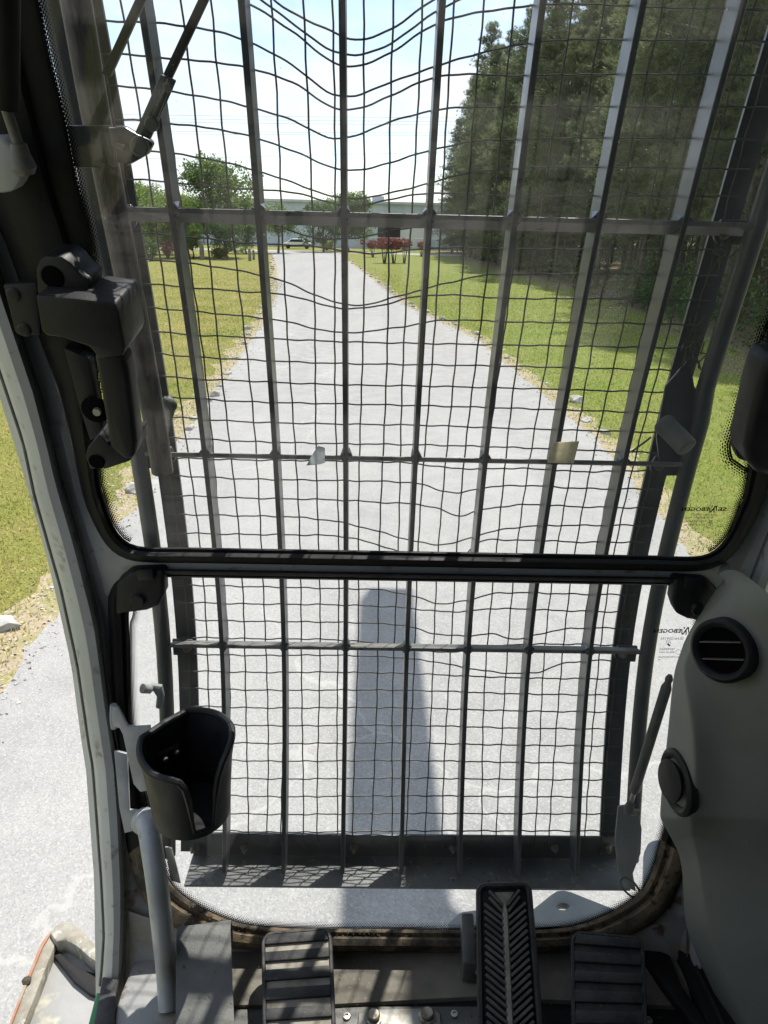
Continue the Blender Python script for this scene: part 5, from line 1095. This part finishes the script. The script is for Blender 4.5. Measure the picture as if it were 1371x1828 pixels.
# ---- wiper
wp = thing('wiper', 'black wiper arm with its channel bracket at the upper left of the windshield', 'wiper', tuple(S(240, 260, -.10)))
def barpx(a, b_, wpx, off, th, name, m='black_plastic', bevel=.0015):
    a = np.array(a, float); b_ = np.array(b_, float); t = (b_-a)/np.linalg.norm(b_-a); n_ = np.array([-t[1], t[0]]); q = [a+n_*wpx/2, b_+n_*wpx/2, b_-n_*wpx/2, a-n_*wpx/2]
    return prism_s(q, off, th).build(name, m, wp, bevel=bevel)
barpx((395, -70), (292, 150), 17, -.115, .010, 'arm'); barpx((300, 138), (254, 244), 30, -.122, .006, 'channel', 'guard_paint'); barpx((303, 144), (268, 226), 12, -.128, .006, 'channel_rib', 'guard_paint')
barpx((272, -50), (188, 135), 17, -.105, .010, 'arm')
prism_s([(200, 226), (222, 226), (246, 240), (262, 246), (274, 256), (264, 276), (240, 290), (226, 297), (208, 290)], -.115, .012).build('pivot_bracket', 'guard_paint', wp, bevel=.003)
for px, py, r in [(248, 262, .011), (270, 222, .008), (299, 156, .005)]: m_ = MB(); c = S(px, py, -.1305); m_.lathe(c, -nrm(c), [(0, .002), (r*.8, .002), (r, 0), (r, -.006)], 16); m_.build('rivet', 'strut_grey', wp, smooth=True)
m_ = MB(); m_.tube([S(200, 228, -.125), S(205, 258, -.125), S(222, 264, -.125)], .004, 8); m_.build('washer_jet', 'strut_grey', wp, smooth=True)
prism_s([(120, 224), (196, 224), (205, 300), (134, 300)], -.118, .006).build('mount_plate', 'guard_paint', wp, bevel=.002)
# ---- tape on the glass
tp = prism_s([(990, 790), (1034, 788), (1024, 827), (977, 826), (982, 806)], GO-.003, .001).build('tape_patch', 'tape_beige'); tag(tp, 'beige square patch of tape stuck on the windshield at right', 'tape', 'tape patches on the glass')
tp = prism_s([(568, 796), (580, 800), (580, 826), (571, 829), (547, 831), (556, 814)], GO-.003, .001).build('tape_patch', 'tape_clear'); tag(tp, 'torn clear scrap of tape on the windshield left of the centre bar', 'tape', 'tape patches on the glass')
# ------------------------------------------------------------------ machine outside the cab: side platform, lugs, boom
pf = thing('side_platform', 'worn pale grey platform with an orange edge outside the cab at lower left', 'platform', tuple(Z(90, 1780, 1.72)))
ZP = 1.72
flat('deck', [(30, 1900), (85, 1700), (110, 1668), (178, 1700), (230, 1900)], ZP, .02, 'deck_grey', pf, .003)
flat('side_lip', [(12, 1850), (40, 1775), (73, 1692), (90, 1664), (100, 1662), (101, 1680), (88, 1712), (62, 1780), (34, 1850)], ZP+.028, .05, 'deck_lip', pf, .004)
flat('front_lip', [(88, 1664), (103, 1647), (126, 1645), (150, 1662), (180, 1700), (180, 1722), (160, 1710), (138, 1690), (115, 1676), (100, 1682)], ZP+.04, .06, 'deck_lip', pf, .006)
flat('edge_strip', [(8, 1850), (38, 1770), (72, 1686), (90, 1660), (93, 1662), (76, 1690), (42, 1772), (12, 1850)], ZP+.033, .05, 'orange_edge', pf, .001)
flat('recess_shade', [(86, 1692), (98, 1692), (125, 1716), (150, 1732), (185, 1738), (185, 1782), (160, 1774), (132, 1752), (108, 1722)], ZP+.012, .01, 'rubber_black', pf, .003)  # flat plate in the rubber colour, standing in for the recess shadow
flat('green_panel', [(172, 1772), (180, 1772), (166, 1850), (152, 1850)], 1.90, .02, 'green_paint', pf, .002)
m_ = MB(); c = Z(48, 1752, ZP+.03); m_.lathe(c, (0, 0, 1), [(.009, 0), (.010, .004), (.006, .008), (0, .009)], 7); m_.build('mud_lump', 'gunk', pf)
def lug(label, pts, hole, z, m='lug_grey'):
    e = thing('machine_lug', label, 'lug', tuple(np.mean([Z(x, y, z) for x, y in pts], axis=0)-np.array([0, 0, .02])), 'lugs at the machine front')
    O = resample(pts+[pts[0]], 41)[:-1]; hc = np.array(hole[:2]); hr = hole[2:]
    I = []
    for p in O: d = p-hc; a = math.atan2(d[1]/hr[1], d[0]/hr[0]); I.append(hc+np.array([math.cos(a)*hr[0], math.sin(a)*hr[1]]))
    rows = [[Z(*p, z) for p in O], [Z(*p, z) for p in I], [Z(*p, z)+np.array([0, 0, -.02]) for p in I], [Z(*p, z)+np.array([0, 0, -.02]) for p in O]]
    m_ = MB(); m_.grid(rows, closeu=True, closev=True); m_.build('plate', m, e, bevel=.002)
lug('triangular grey lug with a hole, seen below the guard tray right of the chevron pedal', [(930, 1640), (990, 1592), (1000, 1588), (1014, 1590), (1100, 1624), (1130, 1660), (930, 1670)], (1005, 1618, 12, 6), 1.78)
lug('rounded grey lug with a hole at the lower right window corner', [(1150, 1520), (1158, 1503), (1172, 1499), (1196, 1500), (1215, 1515), (1215, 1600), (1148, 1600)], (1172, 1566, 8, 9), 1.84)
lug('small grey lug peeking out left of the chevron pedal', [(800, 1648), (822, 1628), (850, 1624), (880, 1640), (880, 1670), (800, 1670)], (850, 1655, 3, 3), 1.78)
bo = thing('boom_arm', 'green boom arm of the machine passing over the cab front', 'boom', (1.3, -.5, 2.2))
cot = math.cos(SUN_EL)/math.sin(SUN_EL)
def over(xg, yg, z): return np.array([xg+z*cot*math.sin(SUN_AZ), yg+z*cot*math.cos(SUN_AZ), z])       # the point at height z whose shadow falls on (xg, yg)
K0, K1 = [over(-.13, 1.7, 5.2), over(1.3, 1.7, 5.2)], [over(-.085, 6.03, 6.6), over(.325, 6.03, 6.6)]; KM = (over(-.115, 2.62, 5.5), over(.37, 2.62, 5.5))
m_ = MB(); rows = [[a, b_, b_+np.array([0, -.06, .40]), a+np.array([0, -.06, .40])] for a, b_ in ((over(-.36, -1.2, 4.4), over(1.4, -1.2, 4.4)), (over(-.36, .4, 4.8), over(1.4, .4, 4.8)), (K0[0], K0[1]), KM, tuple(K1))]
m_.grid(rows, closeu=True); m_.F += [(0, 1, 2, 3), (19, 18, 17, 16)]; m_.build('beam', 'green_paint', bo, bevel=.02)
m_ = MB(); q = over(1.1, -1.1, 4.5); m_.tube([q, np.array([1.45, -1.2, 2.2])], [.22, .25], 8); m_.build('boom_foot', 'green_paint', bo)

st = thing('chair_blocker', 'unseen chair with side armrests, added to shade the right console', 'chair', (0, -.25, 1.95))  # out-of-view blocker, put in to shade the right console
m_ = MB(); m_.box((0, -.18, 2.36), (.25, .26, .07)); m_.build('cushion', 'dark_trim', st, bevel=.03)
m_ = MB(); m_.box((0, -.5, 2.78), (.25, .07, .38)); m_.build('backrest', 'dark_trim', st, bevel=.03)
for x in (-.36, .36): m_ = MB(); m_.box((x, -.02, 2.45), (.07, .32, .12)); m_.build('armrest', 'dark_trim', st, bevel=.02)
m_ = MB(); m_.box((0, -.2, 2.12), (.2, .22, .17)); m_.build('base', 'dark_trim', st, bevel=.02)

# crumbs of dirt and straw along the lower seal, on the mat and in the tray
m_ = MB()
def crumb(c, r):
    k = [np.array([random.uniform(-1, 1), random.uniform(-1, 1), random.uniform(-1, 1)])*r for _ in range(4)]; m_.add([c+p for p in k], [(0, 1, 2), (0, 2, 3), (0, 3, 1), (1, 3, 2)])
for i in range(420):
    px = random.uniform(330, 1090); py = np.interp(px, [330, 369, 419, 520, 850, 1000, 1040, 1090], [1602, 1630, 1650, 1664, 1660, 1655, 1650, 1634])+abs(random.gauss(0, 9)); crumb(S(px, py, GO-.013), random.uniform(.001, .0035))
m_.build('dirt_crumbs', 'seal_dusty', cab, kind='stuff')
m_ = MB()
for i in range(500):
    px = random.uniform(425, 1180); py = random.uniform(1690, 1820); crumb(Z(px, py, 1.975 if py < 1790 else 1.957), random.uniform(.0006, .0016))
m_.build('dust_specks', 'deck_lip', fm, kind='stuff')
m_ = MB()
for i in range(60): crumb(np.array([random.uniform(-.42, .45), random.uniform(1.07, 1.13), 1.96]), random.uniform(.001, .004))
m_.build('litter', 'gunk', gd, kind='stuff')
